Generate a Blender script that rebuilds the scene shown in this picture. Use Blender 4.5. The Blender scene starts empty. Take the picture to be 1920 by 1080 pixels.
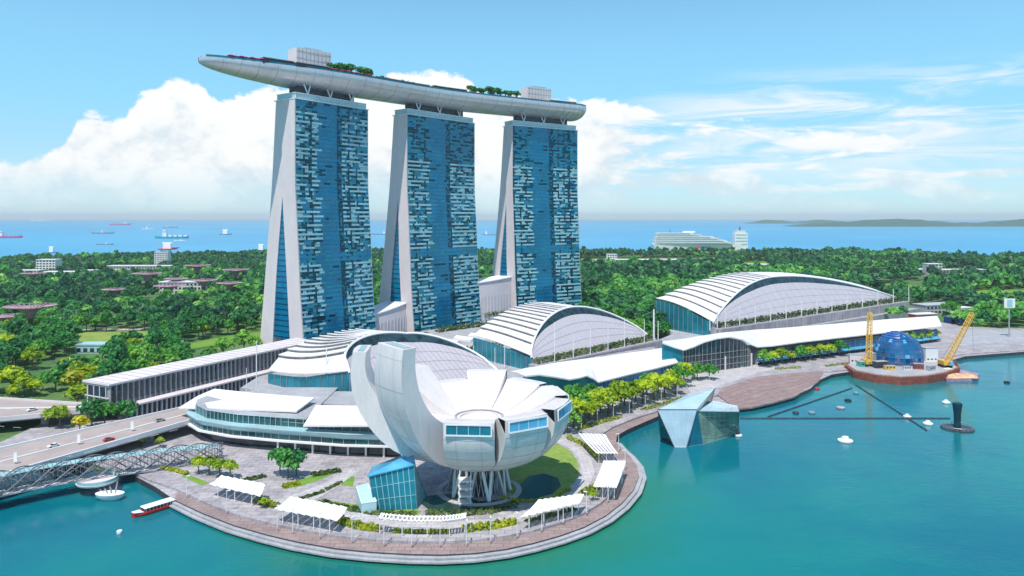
import bpy, bmesh, math, random
import numpy as np
from mathutils import Vector, Matrix
R = math.radians
random.seed(7)
rng = np.random.default_rng(11)
sc = bpy.context.scene
col = sc.collection

# ------------------------------------------------------------------ camera
F, H, HY = 1400.0, 103.0, 408.0            # focal length in photo pixels, eye height, horizon row
cam = bpy.data.cameras.new('camera')
cam.sensor_width = 36.0
cam.lens = 36.0 * F / 1920.0
cam.shift_y = -(540.0 - HY) / 1920.0
cam.clip_start = 1.0
cam.clip_end = 250000.0
camo = bpy.data.objects.new('camera', cam)
camo.location = (0, 0, H)
camo.rotation_euler = (R(90), 0, 0)
col.objects.link(camo)
sc.camera = camo
sc.view_settings.view_transform = 'Standard'
sc.view_settings.look = 'None'
sc.view_settings.gamma = 1.0
sc.view_settings.exposure = 0.06
sc.view_settings.use_curve_mapping = False
sc.cycles.max_bounces = 6
sc.cycles.caustics_reflective = False
sc.cycles.caustics_refractive = False

# ------------------------------------------------------------------ node helpers
def nd(nt, kind, **kw):
    n = nt.nodes.new(kind)
    for k, v in kw.items():
        setattr(n, k, v)
    return n

def put(nt, sock, v):
    if isinstance(v, bpy.types.NodeSocket):
        nt.links.new(v, sock)
    elif v is not None:
        if isinstance(v, (tuple, list)) and len(v) == 3 and sock.type == 'RGBA':
            v = (*v, 1.0)
        sock.default_value = v

def mth(nt, op, a, b=None, c=None, clamp=False):
    n = nd(nt, 'ShaderNodeMath', operation=op, use_clamp=clamp)
    put(nt, n.inputs[0], a)
    if b is not None: put(nt, n.inputs[1], b)
    if c is not None: put(nt, n.inputs[2], c)
    return n.outputs[0]

def sstep(nt, v, lo, hi):
    n = nd(nt, 'ShaderNodeMapRange', interpolation_type='SMOOTHSTEP')
    put(nt, n.inputs[0], v); put(nt, n.inputs[1], lo); put(nt, n.inputs[2], hi)
    n.inputs[3].default_value = 0.0; n.inputs[4].default_value = 1.0
    return n.outputs[0]

def mix(nt, f, a, b, blend='MIX'):
    n = nd(nt, 'ShaderNodeMix', data_type='RGBA', blend_type=blend)
    put(nt, n.inputs[0], f); put(nt, n.inputs[6], a); put(nt, n.inputs[7], b)
    return n.outputs[2]

def noise(nt, vec, scale, detail=4.0, rough=0.55, dist=0.0):
    n = nd(nt, 'ShaderNodeTexNoise')
    put(nt, n.inputs['Vector'], vec)
    n.inputs['Scale'].default_value = scale
    n.inputs['Detail'].default_value = detail
    n.inputs['Roughness'].default_value = rough
    n.inputs['Distortion'].default_value = dist
    return n.outputs[0]

def comb(nt, x, y, z=0.0):
    n = nd(nt, 'ShaderNodeCombineXYZ')
    put(nt, n.inputs[0], x); put(nt, n.inputs[1], y); put(nt, n.inputs[2], z)
    return n.outputs[0]

# ------------------------------------------------------------------ sun and sky
SUN_TO = Vector((-0.16, -0.40, 0.90)).normalized()      # direction towards the sun
SUN_EL = math.asin(SUN_TO.z)
SUN_AZ = math.atan2(SUN_TO.x, SUN_TO.y)
sl = bpy.data.lights.new('sun', 'SUN')
sl.energy = 4.6
sl.angle = R(0.6)
sl.color = (1.0, 0.92, 0.82)
so = bpy.data.objects.new('sun', sl)
so.rotation_euler = (-SUN_TO).to_track_quat('-Z', 'Y').to_euler()
so.location = (0, 0, 500)
col.objects.link(so)

world = bpy.data.worlds.new('World')
sc.world = world
world.use_nodes = True
wt = world.node_tree
wt.nodes.clear()
sky = nd(wt, 'ShaderNodeTexSky', sky_type='NISHITA', sun_disc=False)
sky.sun_elevation = SUN_EL
sky.sun_rotation = SUN_AZ
sky.altitude = 100.0
sky.air_density = 0.9
sky.dust_density = 0.25
sky.ozone_density = 2.0
tc = nd(wt, 'ShaderNodeTexCoord')
sep = nd(wt, 'ShaderNodeSeparateXYZ')
wt.links.new(tc.outputs['Generated'], sep.inputs[0])
dx, dy, dz = sep.outputs
az = mth(wt, 'ARCTAN2', dx, dy)
hyp = mth(wt, 'SQRT', mth(wt, 'ADD', mth(wt, 'MULTIPLY', dx, dx), mth(wt, 'MULTIPLY', dy, dy)))
el = mth(wt, 'DIVIDE', dz, mth(wt, 'MAXIMUM', hyp, 0.001))
SKY_STRENGTH = 0.13
skyc = mix(wt, 1.0, sky.outputs[0], (0.95, 1.38, 1.36), 'MULTIPLY')
skyc = mix(wt, 1.0, skyc, (SKY_STRENGTH,) * 3, 'MULTIPLY')
mid = mth(wt, 'MULTIPLY', sstep(wt, el, -0.02, 0.10), mth(wt, 'SUBTRACT', 1.0, sstep(wt, el, 0.10, 0.42)))
skyc = mix(wt, mth(wt, 'MULTIPLY', mid, 0.72), skyc, (0.285, 0.68, 0.97))
# pale band of humid air low over the sea
low = mth(wt, 'SUBTRACT', 1.0, sstep(wt, el, -0.005, 0.17))
skyc = mix(wt, mth(wt, 'MULTIPLY', low, 0.72), skyc, (0.53, 0.72, 0.87))
# cumulus: height of its top against azimuth, broken up by noise
top_pts = [(-1000, 330), (-500, 250), (-250, 330), (0, 300), (60, 292), (100, 278), (135, 245), (150, 214), (180, 206), (212, 222),
           (250, 186), (300, 160), (345, 148), (383, 158), (398, 180), (450, 176), (520, 160), (600, 150), (700, 145),
           (760, 133), (830, 134), (885, 148), (930, 178), (1040, 182), (1130, 188), (1220, 205), (1330, 218), (1450, 235),
           (1600, 250), (1920, 300), (2400, 320)]
fc = nd(wt, 'ShaderNodeFloatCurve')
cv = fc.mapping.curves[0]
pts = []
for px, py in top_pts:
    a_ = math.atan((px - 960) / F)
    pts.append(((a_ + 1.2) / 2.4, (HY - py) / F * math.cos(a_) / 0.25))
while len(cv.points) < len(pts):
    cv.points.new(0.5, 0.5)
for p, q in zip(cv.points, pts):
    p.location = q
    p.handle_type = 'AUTO_CLAMPED'
fc.mapping.update()
put(wt, fc.inputs[1], mth(wt, 'DIVIDE', mth(wt, 'ADD', az, 1.2), 2.4))
ctop = mth(wt, 'MULTIPLY', fc.outputs[0], 0.25)
cvec = comb(wt, mth(wt, 'MULTIPLY', az, 1.0), mth(wt, 'MULTIPLY', el, 1.25), 0.37)
n1 = noise(wt, cvec, 30.0, 9.0, 0.60, 0.35)
n2 = noise(wt, cvec, 9.0, 5.0, 0.6, 0.4)
n3 = noise(wt, comb(wt, mth(wt, 'MULTIPLY', az, 1.0), mth(wt, 'MULTIPLY', el, 4.5), 1.9), 8.0, 5.0, 0.6, 0.5)
edge = mth(wt, 'ADD', mth(wt, 'SUBTRACT', ctop, el), mth(wt, 'MULTIPLY', mth(wt, 'SUBTRACT', n1, 0.5), 0.046))
cmask = sstep(wt, edge, -0.001, 0.007)
leftside = mth(wt, 'SUBTRACT', 1.0, sstep(wt, az, 0.05, 0.20))
holes = sstep(wt, mth(wt, 'ADD', n3, mth(wt, 'MULTIPLY', leftside, 0.32)), 0.44, 0.60)
cmask = mth(wt, 'MULTIPLY', cmask, holes)
base_fade = sstep(wt, el, 0.002, 0.075)
cmask = mth(wt, 'MULTIPLY', cmask, mth(wt, 'ADD', 0.25, mth(wt, 'MULTIPLY', base_fade, 0.75)))
shade = sstep(wt, mth(wt, 'ADD', mth(wt, 'MULTIPLY', n2, 0.65), mth(wt, 'ADD', mth(wt, 'MULTIPLY', n1, 0.35), mth(wt, 'MULTIPLY', el, 1.1))), 0.47, 0.64)
ccol = mix(wt, shade, (0.70, 0.80, 0.87), (1.0, 1.0, 0.985))
skyc = mix(wt, mth(wt, 'MULTIPLY', cmask, 0.97), skyc, ccol)
# thin streaks drifting higher up on the seaward side
n4 = noise(wt, comb(wt, mth(wt, 'MULTIPLY', az, 1.0), mth(wt, 'MULTIPLY', el, 7.0), 4.2), 5.5, 6.0, 0.6, 0.9)
win = mth(wt, 'MULTIPLY', sstep(wt, el, 0.03, 0.10), mth(wt, 'SUBTRACT', 1.0, sstep(wt, el, 0.135, 0.20)))
win = mth(wt, 'MULTIPLY', win, sstep(wt, az, 0.06, 0.34))
st = mth(wt, 'MULTIPLY', sstep(wt, n4, 0.38, 0.66), win)
skyc = mix(wt, mth(wt, 'MULTIPLY', st, 0.95), skyc, (0.93, 0.96, 0.99))
bg = nd(wt, 'ShaderNodeBackground')
put(wt, bg.inputs[0], skyc)
bg.inputs[1].default_value = 1.0
wo = nd(wt, 'ShaderNodeOutputWorld')
wt.links.new(bg.outputs[0], wo.inputs[0])

# ------------------------------------------------------------------ photo pixel -> place
def G(px, py, z=3.0):
    Y = F * (H - z) / (py - HY)
    return Vector(((px - 960) * Y / F, Y, z))
def V(px, py, Y):
    return Vector(((px - 960) * Y / F, Y, H - (py - HY) * Y / F))
def PG(pts, z=3.0):
    return [tuple(G(x, y, z)[:2]) for x, y in pts]
def on_line(p0, p1, px, py):
    """the point over the plan line p0-p1 seen at a photo pixel"""
    k = (px - 960) / F
    ex, ey = p1[0] - p0[0], p1[1] - p0[1]
    t = (k * p0[1] - p0[0]) / (ex - k * ey)
    Y = p0[1] + t * ey
    return V(px, py, Y)
def lerp(a, b, t):
    return a + (b - a) * t
def interp(z, table):
    if z <= table[0][0]: return table[0][1]
    for (a, u), (b, w) in zip(table, table[1:]):
        if z <= b: return u + (w - u) * (z - a) / (b - a)
    return table[-1][1]

ORD = ('first second third fourth fifth sixth seventh eighth ninth tenth eleventh twelfth thirteenth fourteenth fifteenth sixteenth '
       'seventeenth eighteenth nineteenth twentieth').split()

# ------------------------------------------------------------------ materials
MATS = {}
def mat(name, color, rough=0.6, metal=0.0, var=0.12, scale=0.15, ior=1.45, stretch=(1, 1, 1), bump=0.0, bscale=1.0, rnd=0.0, color2=None, spec=None, fine=0.0, tiles=0.0):
    # spec: tint of the mirror reflection (coated glass)
    m = bpy.data.materials.new(name)
    m.use_nodes = True
    nt = m.node_tree
    b = nt.nodes['Principled BSDF']
    t = nd(nt, 'ShaderNodeTexCoord')
    mp = nd(nt, 'ShaderNodeMapping')
    nt.links.new(t.outputs['Object'], mp.inputs[0])
    mp.inputs['Scale'].default_value = stretch
    nz = noise(nt, mp.outputs[0], scale, 5.0, 0.6)
    if fine:
        nz = mth(nt, 'ADD', mth(nt, 'MULTIPLY', nz, 0.6), mth(nt, 'MULTIPLY', noise(nt, mp.outputs[0], fine, 2.0, 0.6), 0.4))
    f = sstep(nt, nz, 0.3, 0.7)
    c2 = color2 if color2 else tuple(min(1, c * (1 + var)) for c in color)
    c1 = color if color2 else tuple(c * (1 - var) for c in color)
    c = mix(nt, f, c1, c2)
    if tiles:        # paving slabs: faint joints and slab-to-slab tone
        bk = nd(nt, 'ShaderNodeTexBrick')
        nt.links.new(t.outputs['Object'], bk.inputs['Vector'])
        bk.inputs['Scale'].default_value = 1.0
        bk.inputs['Brick Width'].default_value = tiles; bk.inputs['Row Height'].default_value = tiles * .6
        bk.inputs['Mortar Size'].default_value = tiles * .035
        bk.inputs['Color1'].default_value = (1, 1, 1, 1); bk.inputs['Color2'].default_value = (.80, .80, .82, 1); bk.inputs['Mortar'].default_value = (.62, .62, .64, 1)
        c = mix(nt, 1.0, c, bk.outputs['Color'], 'MULTIPLY')
    if rnd:
        oi = nd(nt, 'ShaderNodeObjectInfo')
        hs = nd(nt, 'ShaderNodeHueSaturation')
        put(nt, hs.inputs['Color'], c)
        put(nt, hs.inputs['Value'], mth(nt, 'ADD', 1 - rnd, mth(nt, 'MULTIPLY', oi.outputs['Random'], 2 * rnd)))
        put(nt, hs.inputs['Hue'], mth(nt, 'ADD', 0.5 - 0.03, mth(nt, 'MULTIPLY', oi.outputs['Random'], 0.06)))
        c = hs.outputs[0]
    put(nt, b.inputs['Base Color'], c)
    b.inputs['Roughness'].default_value = rough
    b.inputs['Metallic'].default_value = metal
    b.inputs['IOR'].default_value = ior
    if spec: b.inputs['Specular Tint'].default_value = (*spec, 1)
    if bump:
        bn = nd(nt, 'ShaderNodeBump')
        bn.inputs['Strength'].default_value = 1.0
        bn.inputs['Distance'].default_value = bump
        put(nt, bn.inputs['Height'], noise(nt, mp.outputs[0], bscale, 4.0, 0.6))
        nt.links.new(bn.outputs[0], b.inputs['Normal'])
    MATS[name] = m
    return m

def leaf_mat(name, dark, light, scale=0.35, rnd=0.25, attr=False, hue=0.05):
    m = bpy.data.materials.new(name)
    m.use_nodes = True
    nt = m.node_tree
    b = nt.nodes['Principled BSDF']
    out = nt.nodes['Material Output']
    t = nd(nt, 'ShaderNodeTexCoord')
    f = sstep(nt, noise(nt, t.outputs['Object'], scale, 4.0, 0.7), 0.34, 0.66)
    c = mix(nt, f, dark, light)
    if attr:
        a = nd(nt, 'ShaderNodeAttribute', attribute_name='tint')
        r = a.outputs['Fac']
    else:
        oi = nd(nt, 'ShaderNodeObjectInfo')
        r = oi.outputs['Random']
    hs = nd(nt, 'ShaderNodeHueSaturation')
    put(nt, hs.inputs['Color'], c)
    put(nt, hs.inputs['Value'], mth(nt, 'ADD', 1 - rnd, mth(nt, 'MULTIPLY', r, 2.2 * rnd)))
    put(nt, hs.inputs['Hue'], mth(nt, 'SUBTRACT', 0.5 + hue * .4, mth(nt, 'MULTIPLY', r, hue)))
    put(nt, b.inputs['Base Color'], hs.outputs[0])
    b.inputs['Roughness'].default_value = 0.55
    tr = nd(nt, 'ShaderNodeBsdfTranslucent')
    put(nt, tr.inputs[0], hs.outputs[0])
    ms = nd(nt, 'ShaderNodeMixShader')
    ms.inputs[0].default_value = 0.42
    nt.links.new(b.outputs[0], ms.inputs[1]); nt.links.new(tr.outputs[0], ms.inputs[2])
    nt.links.new(ms.outputs[0], out.inputs[0])
    MATS[name] = m
    return m

def water_mat(name, color, color2, rough, bscale, bdist, stretch, ior=1.33, cscale=0.006, inshore=False):
    m = bpy.data.materials.new(name)
    m.use_nodes = True
    nt = m.node_tree
    b = nt.nodes['Principled BSDF']
    t = nd(nt, 'ShaderNodeTexCoord')
    c = mix(nt, sstep(nt, noise(nt, t.outputs['Object'], cscale, 5.0, 0.6, 0.6), 0.35, 0.65), color, color2)
    put(nt, b.inputs['Base Color'], c)
    if inshore:      # greener water towards the round quay
        gs = nd(nt, 'ShaderNodeNewGeometry'); vm = nd(nt, 'ShaderNodeVectorMath', operation='DISTANCE')
        nt.links.new(gs.outputs['Position'], vm.inputs[0]); vm.inputs[1].default_value = (-20, 292, 0)
        nf = noise(nt, t.outputs['Object'], 0.025, 4.0, 0.6, 0.5)
        f_ = mth(nt, 'SUBTRACT', 1.0, sstep(nt, mth(nt, 'ADD', vm.outputs['Value'], mth(nt, 'MULTIPLY', nf, 40.0)), 82.0, 122.0))
        c = mix(nt, mth(nt, 'MULTIPLY', f_, 0.75), c, (0.015, 0.175, 0.075))
        put(nt, b.inputs['Base Color'], c)
    b.inputs['IOR'].default_value = ior
    put(nt, b.inputs['Roughness'], mth(nt, 'ADD', rough, mth(nt, 'MULTIPLY', noise(nt, t.outputs['Object'], 0.02, 3.0), 0.08)))
    mp = nd(nt, 'ShaderNodeMapping')
    nt.links.new(t.outputs['Object'], mp.inputs[0])
    mp.inputs['Scale'].default_value = stretch
    bn = nd(nt, 'ShaderNodeBump')
    bn.inputs['Distance'].default_value = bdist
    hgt = noise(nt, mp.outputs[0], bscale, 5.0, 0.6, 0.3)
    if inshore:
        swell = noise(nt, mp.outputs[0], 0.09, 3.0, 0.6, 0.6)
        gust = sstep(nt, noise(nt, mp.outputs[0], 0.012, 5.0, 0.6, 1.2), 0.40, 0.62)
        hgt = mth(nt, 'ADD', mth(nt, 'MULTIPLY', hgt, mth(nt, 'ADD', 0.35, mth(nt, 'MULTIPLY', gust, 1.5))), mth(nt, 'MULTIPLY', swell, 1.4))
    put(nt, bn.inputs['Height'], hgt)
    nt.links.new(bn.outputs[0], b.inputs['Normal'])
    MATS[name] = m
    return m

mat('concrete_pale', (0.66, 0.605, 0.615), 0.7, var=0.07, scale=0.08, stretch=(1, 1, 0.25), fine=0.6)
mat('concrete_grey', (0.36, 0.37, 0.40), 0.8, var=0.2, scale=0.1, fine=0.8)
mat('hull_metal', (0.66, 0.64, 0.65), 0.36, 0.5, var=0.10, scale=0.06, fine=0.5)
mat('white_roof', (0.76, 0.75, 0.76), 0.5, var=0.09, scale=0.08, fine=0.5)
mat('white_paint', (0.80, 0.80, 0.80), 0.45, var=0.03)
mat('white_shell', (0.68, 0.65, 0.65), 0.38, var=0.08, scale=0.25, fine=1.2, stretch=(1, 1, .18))
mat('fabric_white', (0.84, 0.84, 0.84), 0.7, var=0.03, scale=0.4)
mat('plate_grey', (0.53, 0.50, 0.54), 0.42, 0.15, var=0.05, scale=0.1, fine=0.6)
mat('steel_bridge', (0.25, 0.26, 0.28), 0.45, 0.4, var=0.25, scale=0.4)
mat('steel', (0.48, 0.50, 0.53), 0.35, 0.6, var=0.15, scale=0.5)
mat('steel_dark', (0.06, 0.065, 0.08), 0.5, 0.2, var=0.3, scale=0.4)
mat('plate_line', (0.42, 0.41, 0.45), 0.5, var=0.05)
mat('riser_dark', (0.15, 0.145, 0.15), 0.6, var=0.3, scale=0.3)
mat('glass_navy', (0.0, 0.022, 0.045), 0.05, ior=1.5, spec=(.22, .80, 1.0),  var=0.5, scale=0.05)
mat('glass_blue', (0.0, 0.140, 0.285), 0.05, ior=1.8, spec=(.22, .80, 1.0),  var=0.25, scale=0.05)
mat('glass_teal', (0.015, 0.19, 0.26), 0.07, ior=1.8, spec=(.22, .80, 1.0),  var=0.25, scale=0.08)
mat('glass_light', (0.30, 0.54, 0.58), 0.18, ior=1.5,  var=0.15, scale=0.08)
mat('glass_pale', (0.38, 0.58, 0.62), 0.2, ior=1.5, var=0.1, scale=0.08)
mat('glass_green', (0.17, 0.30, 0.23), 0.10, ior=1.5, var=0.35, scale=0.15)
mat('glass_dome', (0.006, 0.075, 0.21), 0.03, ior=2.3, var=0.3, scale=0.1)
mat('glass_crystal', (0.46, 0.62, 0.74), 0.12, ior=1.5, var=0.12, scale=0.1)
mat('glass_mall', (0.025, 0.095, 0.105), 0.07, ior=1.6, var=0.5, scale=0.12)
mat('glass_sky', (0.10, 0.42, 0.66), 0.07, ior=1.6, var=0.2, scale=0.1)
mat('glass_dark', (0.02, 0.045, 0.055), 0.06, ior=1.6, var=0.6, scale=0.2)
mat('timber_deck', (0.33, 0.25, 0.24), 0.75, var=0.2, scale=0.12, fine=1.2, tiles=4.0)
mat('timber_red', (0.29, 0.20, 0.19), 0.75, var=0.2, scale=0.2, fine=1.2)
mat('paving', (0.30, 0.285, 0.31), 0.8, color2=(0.52, 0.49, 0.51), scale=0.09, fine=0.5, tiles=5.0)
mat('paving_pale', (0.54, 0.52, 0.54), 0.8, var=0.14, scale=0.12, fine=0.7, tiles=3.5)
mat('asphalt', (0.38, 0.325, 0.31), 0.85, var=0.12, scale=0.1, fine=1.0)
mat('forest_floor', (0.03, 0.11, 0.035), 0.95, color2=(0.13, 0.22, 0.06), scale=0.02, fine=0.2)
mat('lawn', (0.09, 0.24, 0.025), 0.9, color2=(0.20, 0.33, 0.04), scale=0.03, fine=0.3)
mat('meadow', (0.13, 0.26, 0.04), 0.9, color2=(0.30, 0.36, 0.08), scale=0.05, fine=0.4)
mat('bark', (0.16, 0.12, 0.09), 0.9, var=0.3, scale=1.0)
mat('pink_steel', (0.42, 0.26, 0.35), 0.55, var=0.2, scale=0.3)
mat('magenta_cloth', (0.50, 0.06, 0.22), 0.7, var=0.15, scale=0.5)
mat('red_cloth', (0.42, 0.07, 0.10), 0.7, var=0.2, scale=0.5)
mat('red_paint', (0.62, 0.03, 0.03), 0.4, var=0.1, scale=0.5)
mat('rust_red', (0.24, 0.07, 0.05), 0.8, var=0.4, scale=0.3, fine=1.0)
mat('yellow_paint', (0.70, 0.42, 0.06), 0.5, var=0.15, scale=0.5)
mat('orange_sand', (0.62, 0.40, 0.22), 0.8, var=0.25, scale=0.3)
mat('sand', (0.46, 0.38, 0.32), 0.9, var=0.2, scale=0.1, fine=0.6)
mat('pink_hull', (0.62, 0.10, 0.26), 0.5, var=0.1)
mat('teal_hull', (0.02, 0.33, 0.36), 0.5, var=0.1)
mat('grey_hull', (0.22, 0.28, 0.33), 0.6, var=0.15)
mat('black_rubber', (0.02, 0.02, 0.022), 0.7, var=0.3)
mat('dark_teal_metal', (0.01, 0.055, 0.085), 0.35, 0.3, var=0.3, scale=0.3)
mat('blue_paint', (0.03, 0.12, 0.40), 0.4, var=0.1)
mat('green_paint', (0.05, 0.42, 0.33), 0.5, var=0.1)
mat('pebble_wall', (0.42, 0.39, 0.36), 0.85, var=0.25, scale=0.4, fine=1.5)
mat('pond', (0.012, 0.035, 0.03), 0.08, color2=(0.03, 0.08, 0.04), scale=0.2)
mat('hill_green', (0.05, 0.13, 0.09), 0.95, color2=(0.03, 0.09, 0.08), scale=0.002, fine=0.02)
leaf_mat('leaf_deep', (0.018, 0.13, 0.045), (0.07, 0.38, 0.08))
leaf_mat('leaf_mid', (0.045, 0.24, 0.035), (0.18, 0.52, 0.06))
leaf_mat('leaf_lime', (0.20, 0.36, 0.012), (0.52, 0.66, 0.02), hue=0.03)
leaf_mat('leaf_gold', (0.26, 0.28, 0.01), (0.66, 0.66, 0.03), hue=0.03)
leaf_mat('leaf_mass', (0.022, 0.19, 0.085), (0.12, 0.46, 0.085), scale=0.03, rnd=0.5, attr=True, hue=0.09)
leaf_mat('hedge_leaf', (0.14, 0.24, 0.01), (0.44, 0.50, 0.015), scale=0.5, hue=0.03)
leaf_mat('shrub_leaf', (0.03, 0.09, 0.02), (0.12, 0.20, 0.05), scale=0.5)
water_mat('bay_water', (0.0, 0.130, 0.185), (0.004, 0.195, 0.190), 0.03, 0.45, 0.07, (1, 1.6, 1), inshore=True)
water_mat('sea_water', (0.05, 0.30, 0.52), (0.07, 0.36, 0.58), 0.35, 0.03, 0.8, (1, 2.5, 1), cscale=0.0006)

# ------------------------------------------------------------------ object helpers
WM = {}
def tag(o, label=None, cat=None, group=None, kind=None):
    if label: o['label'] = label
    if cat: o['category'] = cat
    if group: o['group'] = group
    if kind: o['kind'] = kind
    return o

def thing(name, label, cat, loc=(0, 0, 0), rz=0.0, group=None):
    o = bpy.data.objects.new(name, None)
    o.empty_display_size = 1.0
    col.objects.link(o)
    o.location = loc
    o.rotation_euler = (0, 0, rz)
    tag(o, label, cat, group)
    WM[o.name] = Matrix.Translation(Vector(loc)) @ Matrix.Rotation(rz, 4, 'Z')
    return o

class MB:
    def __init__(s):
        s.v = []; s.f = []; s.m = []
    def add(s, verts, faces, mi=0):
        n = len(s.v)
        s.v += [tuple(p) for p in verts]
        s.f += [tuple(i + n for i in f) for f in faces]
        s.m += [mi] * len(faces)
        return s
    def quad(s, a, b, c, d, mi=0):
        return s.add([a, b, c, d], [(0, 1, 2, 3)], mi)
    def hexa(s, p, mi=0):       # 4 bottom points, 4 top points
        return s.add(p, [(3, 2, 1, 0), (4, 5, 6, 7), (0, 1, 5, 4), (1, 2, 6, 5), (2, 3, 7, 6), (3, 0, 4, 7)], mi)
    def box(s, c, size, rz=0.0, mi=0, base=True):
        """box standing on c (or centred on it)"""
        hx, hy, hz = size[0] / 2, size[1] / 2, size[2]
        z0, z1 = (0, hz) if base else (-hz / 2, hz / 2)
        ca, sa = math.cos(rz), math.sin(rz)
        q = []
        for z in (z0, z1):
            for x, y in ((-hx, -hy), (hx, -hy), (hx, hy), (-hx, hy)):
                q.append((c[0] + x * ca - y * sa, c[1] + x * sa + y * ca, c[2] + z))
        return s.hexa(q, mi)
    def bar(s, a, b, w, h, mi=0):
        """bar of width w and height h along a-b (top at the points)"""
        a, b = Vector(a), Vector(b)
        d = (b - a); n = Vector((-d.y, d.x, 0)); n = n.normalized() * (w / 2) if n.length > 1e-6 else Vector((w / 2, 0, 0))
        dn = Vector((0, 0, -h))
        return s.hexa([a - n + dn, b - n + dn, b + n + dn, a + n + dn, a - n, b - n, b + n, a + n], mi)
    def prism(s, poly, z0, z1, mi=0, mi_top=None):
        area = sum(p[0] * q[1] - q[0] * p[1] for p, q in zip(poly, poly[1:] + poly[:1]))
        if area < 0: poly = poly[::-1]
        n = len(poly)
        vs = [(p[0], p[1], z0) for p in poly] + [(p[0], p[1], z1) for p in poly]
        s.add(vs, [(i, (i + 1) % n, n + (i + 1) % n, n + i) for i in range(n)] + [tuple(range(n - 1, -1, -1))], mi)
        return s.add(vs[n:], [tuple(range(n))], mi if mi_top is None else mi_top)
    def sheet(s, poly, z, mi=0):
        area = sum(p[0] * q[1] - q[0] * p[1] for p, q in zip(poly, poly[1:] + poly[:1]))
        if area < 0: poly = poly[::-1]
        return s.add([(p[0], p[1], z) for p in poly], [tuple(range(len(poly)))], mi)
    def tube(s, a, b, r0, r1=None, n=6, mi=0):
        r1 = r0 if r1 is None else r1
        a, b = Vector(a), Vector(b)
        d = (b - a).normalized()
        u = d.orthogonal().normalized(); w = d.cross(u)
        vs = []
        for p, r in ((a, r0), (b, r1)):
            for i in range(n):
                t = 2 * math.pi * i / n
                vs.append(p + u * (r * math.cos(t)) + w * (r * math.sin(t)))
        return s.add(vs, [(i, (i + 1) % n, n + (i + 1) % n, n + i) for i in range(n)] + [tuple(range(n - 1, -1, -1)), tuple(range(n, 2 * n))], mi)
    def path(s, pts, r, n=6, mi=0):
        pts = [Vector(p) for p in pts]
        rings = []
        for i, p in enumerate(pts):
            d = (pts[min(i + 1, len(pts) - 1)] - pts[max(i - 1, 0)]).normalized()
            up = Vector((0, 0, 1)) if abs(d.z) < 0.9 else Vector((1, 0, 0))
            u = d.cross(up).normalized(); w = d.cross(u)
            rr = r[i] if isinstance(r, (list, tuple)) else r
            rings.append([p + u * (rr * math.cos(2 * math.pi * k / n)) + w * (rr * math.sin(2 * math.pi * k / n)) for k in range(n)])
        s.grid([q + [q[0]] for q in rings], mi)
        return s
    def grid(s, rows, mi=0):
        nc = len(rows[0])
        vs = [p for r in rows for p in r]
        fs = [(i * nc + j, i * nc + j + 1, (i + 1) * nc + j + 1, (i + 1) * nc + j) for i in range(len(rows) - 1) for j in range(nc - 1)]
        return s.add(vs, fs, mi)
    def lathe(s, c, prof, n=24, mi=0, a0=0.0, a1=2 * math.pi):
        rows = []
        for r, z in prof:
            rows.append([(c[0] + r * math.cos(a0 + (a1 - a0) * k / n), c[1] + r * math.sin(a0 + (a1 - a0) * k / n), c[2] + z) for k in range(n + 1)])
        return s.grid(rows, mi)
    def plate(s, rows, th, mi=0):
        """a curved sheet with thickness th downwards"""
        lowr = [[(p[0], p[1], p[2] - th) for p in r] for r in rows]
        s.grid(rows, mi); s.grid([r[::-1] for r in lowr], mi)
        s.grid([rows[0], lowr[0]], mi); s.grid([lowr[-1], rows[-1]], mi)
        s.grid([[r[0] for r in lowr], [r[0] for r in rows]], mi); s.grid([[r[-1] for r in rows], [r[-1] for r in lowr]], mi)
        return s
    def hull(s, pts, mi=0):
        bm = bmesh.new()
        for p in pts: bm.verts.new(p)
        r = bmesh.ops.convex_hull(bm, input=bm.verts[:])
        bmesh.ops.delete(bm, geom=[v for v in bm.verts if not v.link_faces], context='VERTS')
        bmesh.ops.dissolve_limit(bm, angle_limit=0.02, verts=bm.verts[:], edges=bm.edges[:])
        bm.verts.index_update()
        s.add([v.co.copy() for v in bm.verts], [tuple(v.index for v in f.verts) for f in bm.faces], mi)
        bm.free()
        return s
    def build(s, name, mats, parent=None, smooth=False, weld=False):
        me = bpy.data.meshes.new(name)
        mats = mats if isinstance(mats, (list, tuple)) else [mats]
        vs = [Vector(p) for p in s.v]
        loc = Vector((0, 0, 0))
        if parent is not None:
            inv = WM[parent.name].inverted()
            vs = [inv @ p for p in vs]
        else:
            xs = [p.x for p in vs]; ys = [p.y for p in vs]; zs = [p.z for p in vs]
            loc = Vector(((min(xs) + max(xs)) / 2, (min(ys) + max(ys)) / 2, min(zs)))
            vs = [p - loc for p in vs]
        me.from_pydata([tuple(p) for p in vs], [], s.f)
        for m in mats:
            me.materials.append(MATS[m] if isinstance(m, str) else m)
        me.polygons.foreach_set('material_index', s.m)
        if smooth:
            me.polygons.foreach_set('use_smooth', [True] * len(s.f))
        me.update()
        if weld or smooth:
            bm = bmesh.new(); bm.from_mesh(me)
            bmesh.ops.remove_doubles(bm, verts=bm.verts[:], dist=0.01)
            bmesh.ops.recalc_face_normals(bm, faces=bm.faces[:])
            if smooth:
                for e in bm.edges:
                    if len(e.link_faces) == 2 and e.calc_face_angle(0) > R(35): e.smooth = False
            bm.to_mesh(me); bm.free()
        o = bpy.data.objects.new(name, me)
        col.objects.link(o)
        if parent is not None:
            o.parent = parent
            WM[o.name] = WM[parent.name]
        else:
            o.location = loc
            WM[o.name] = Matrix.Translation(loc)
        return o

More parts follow.
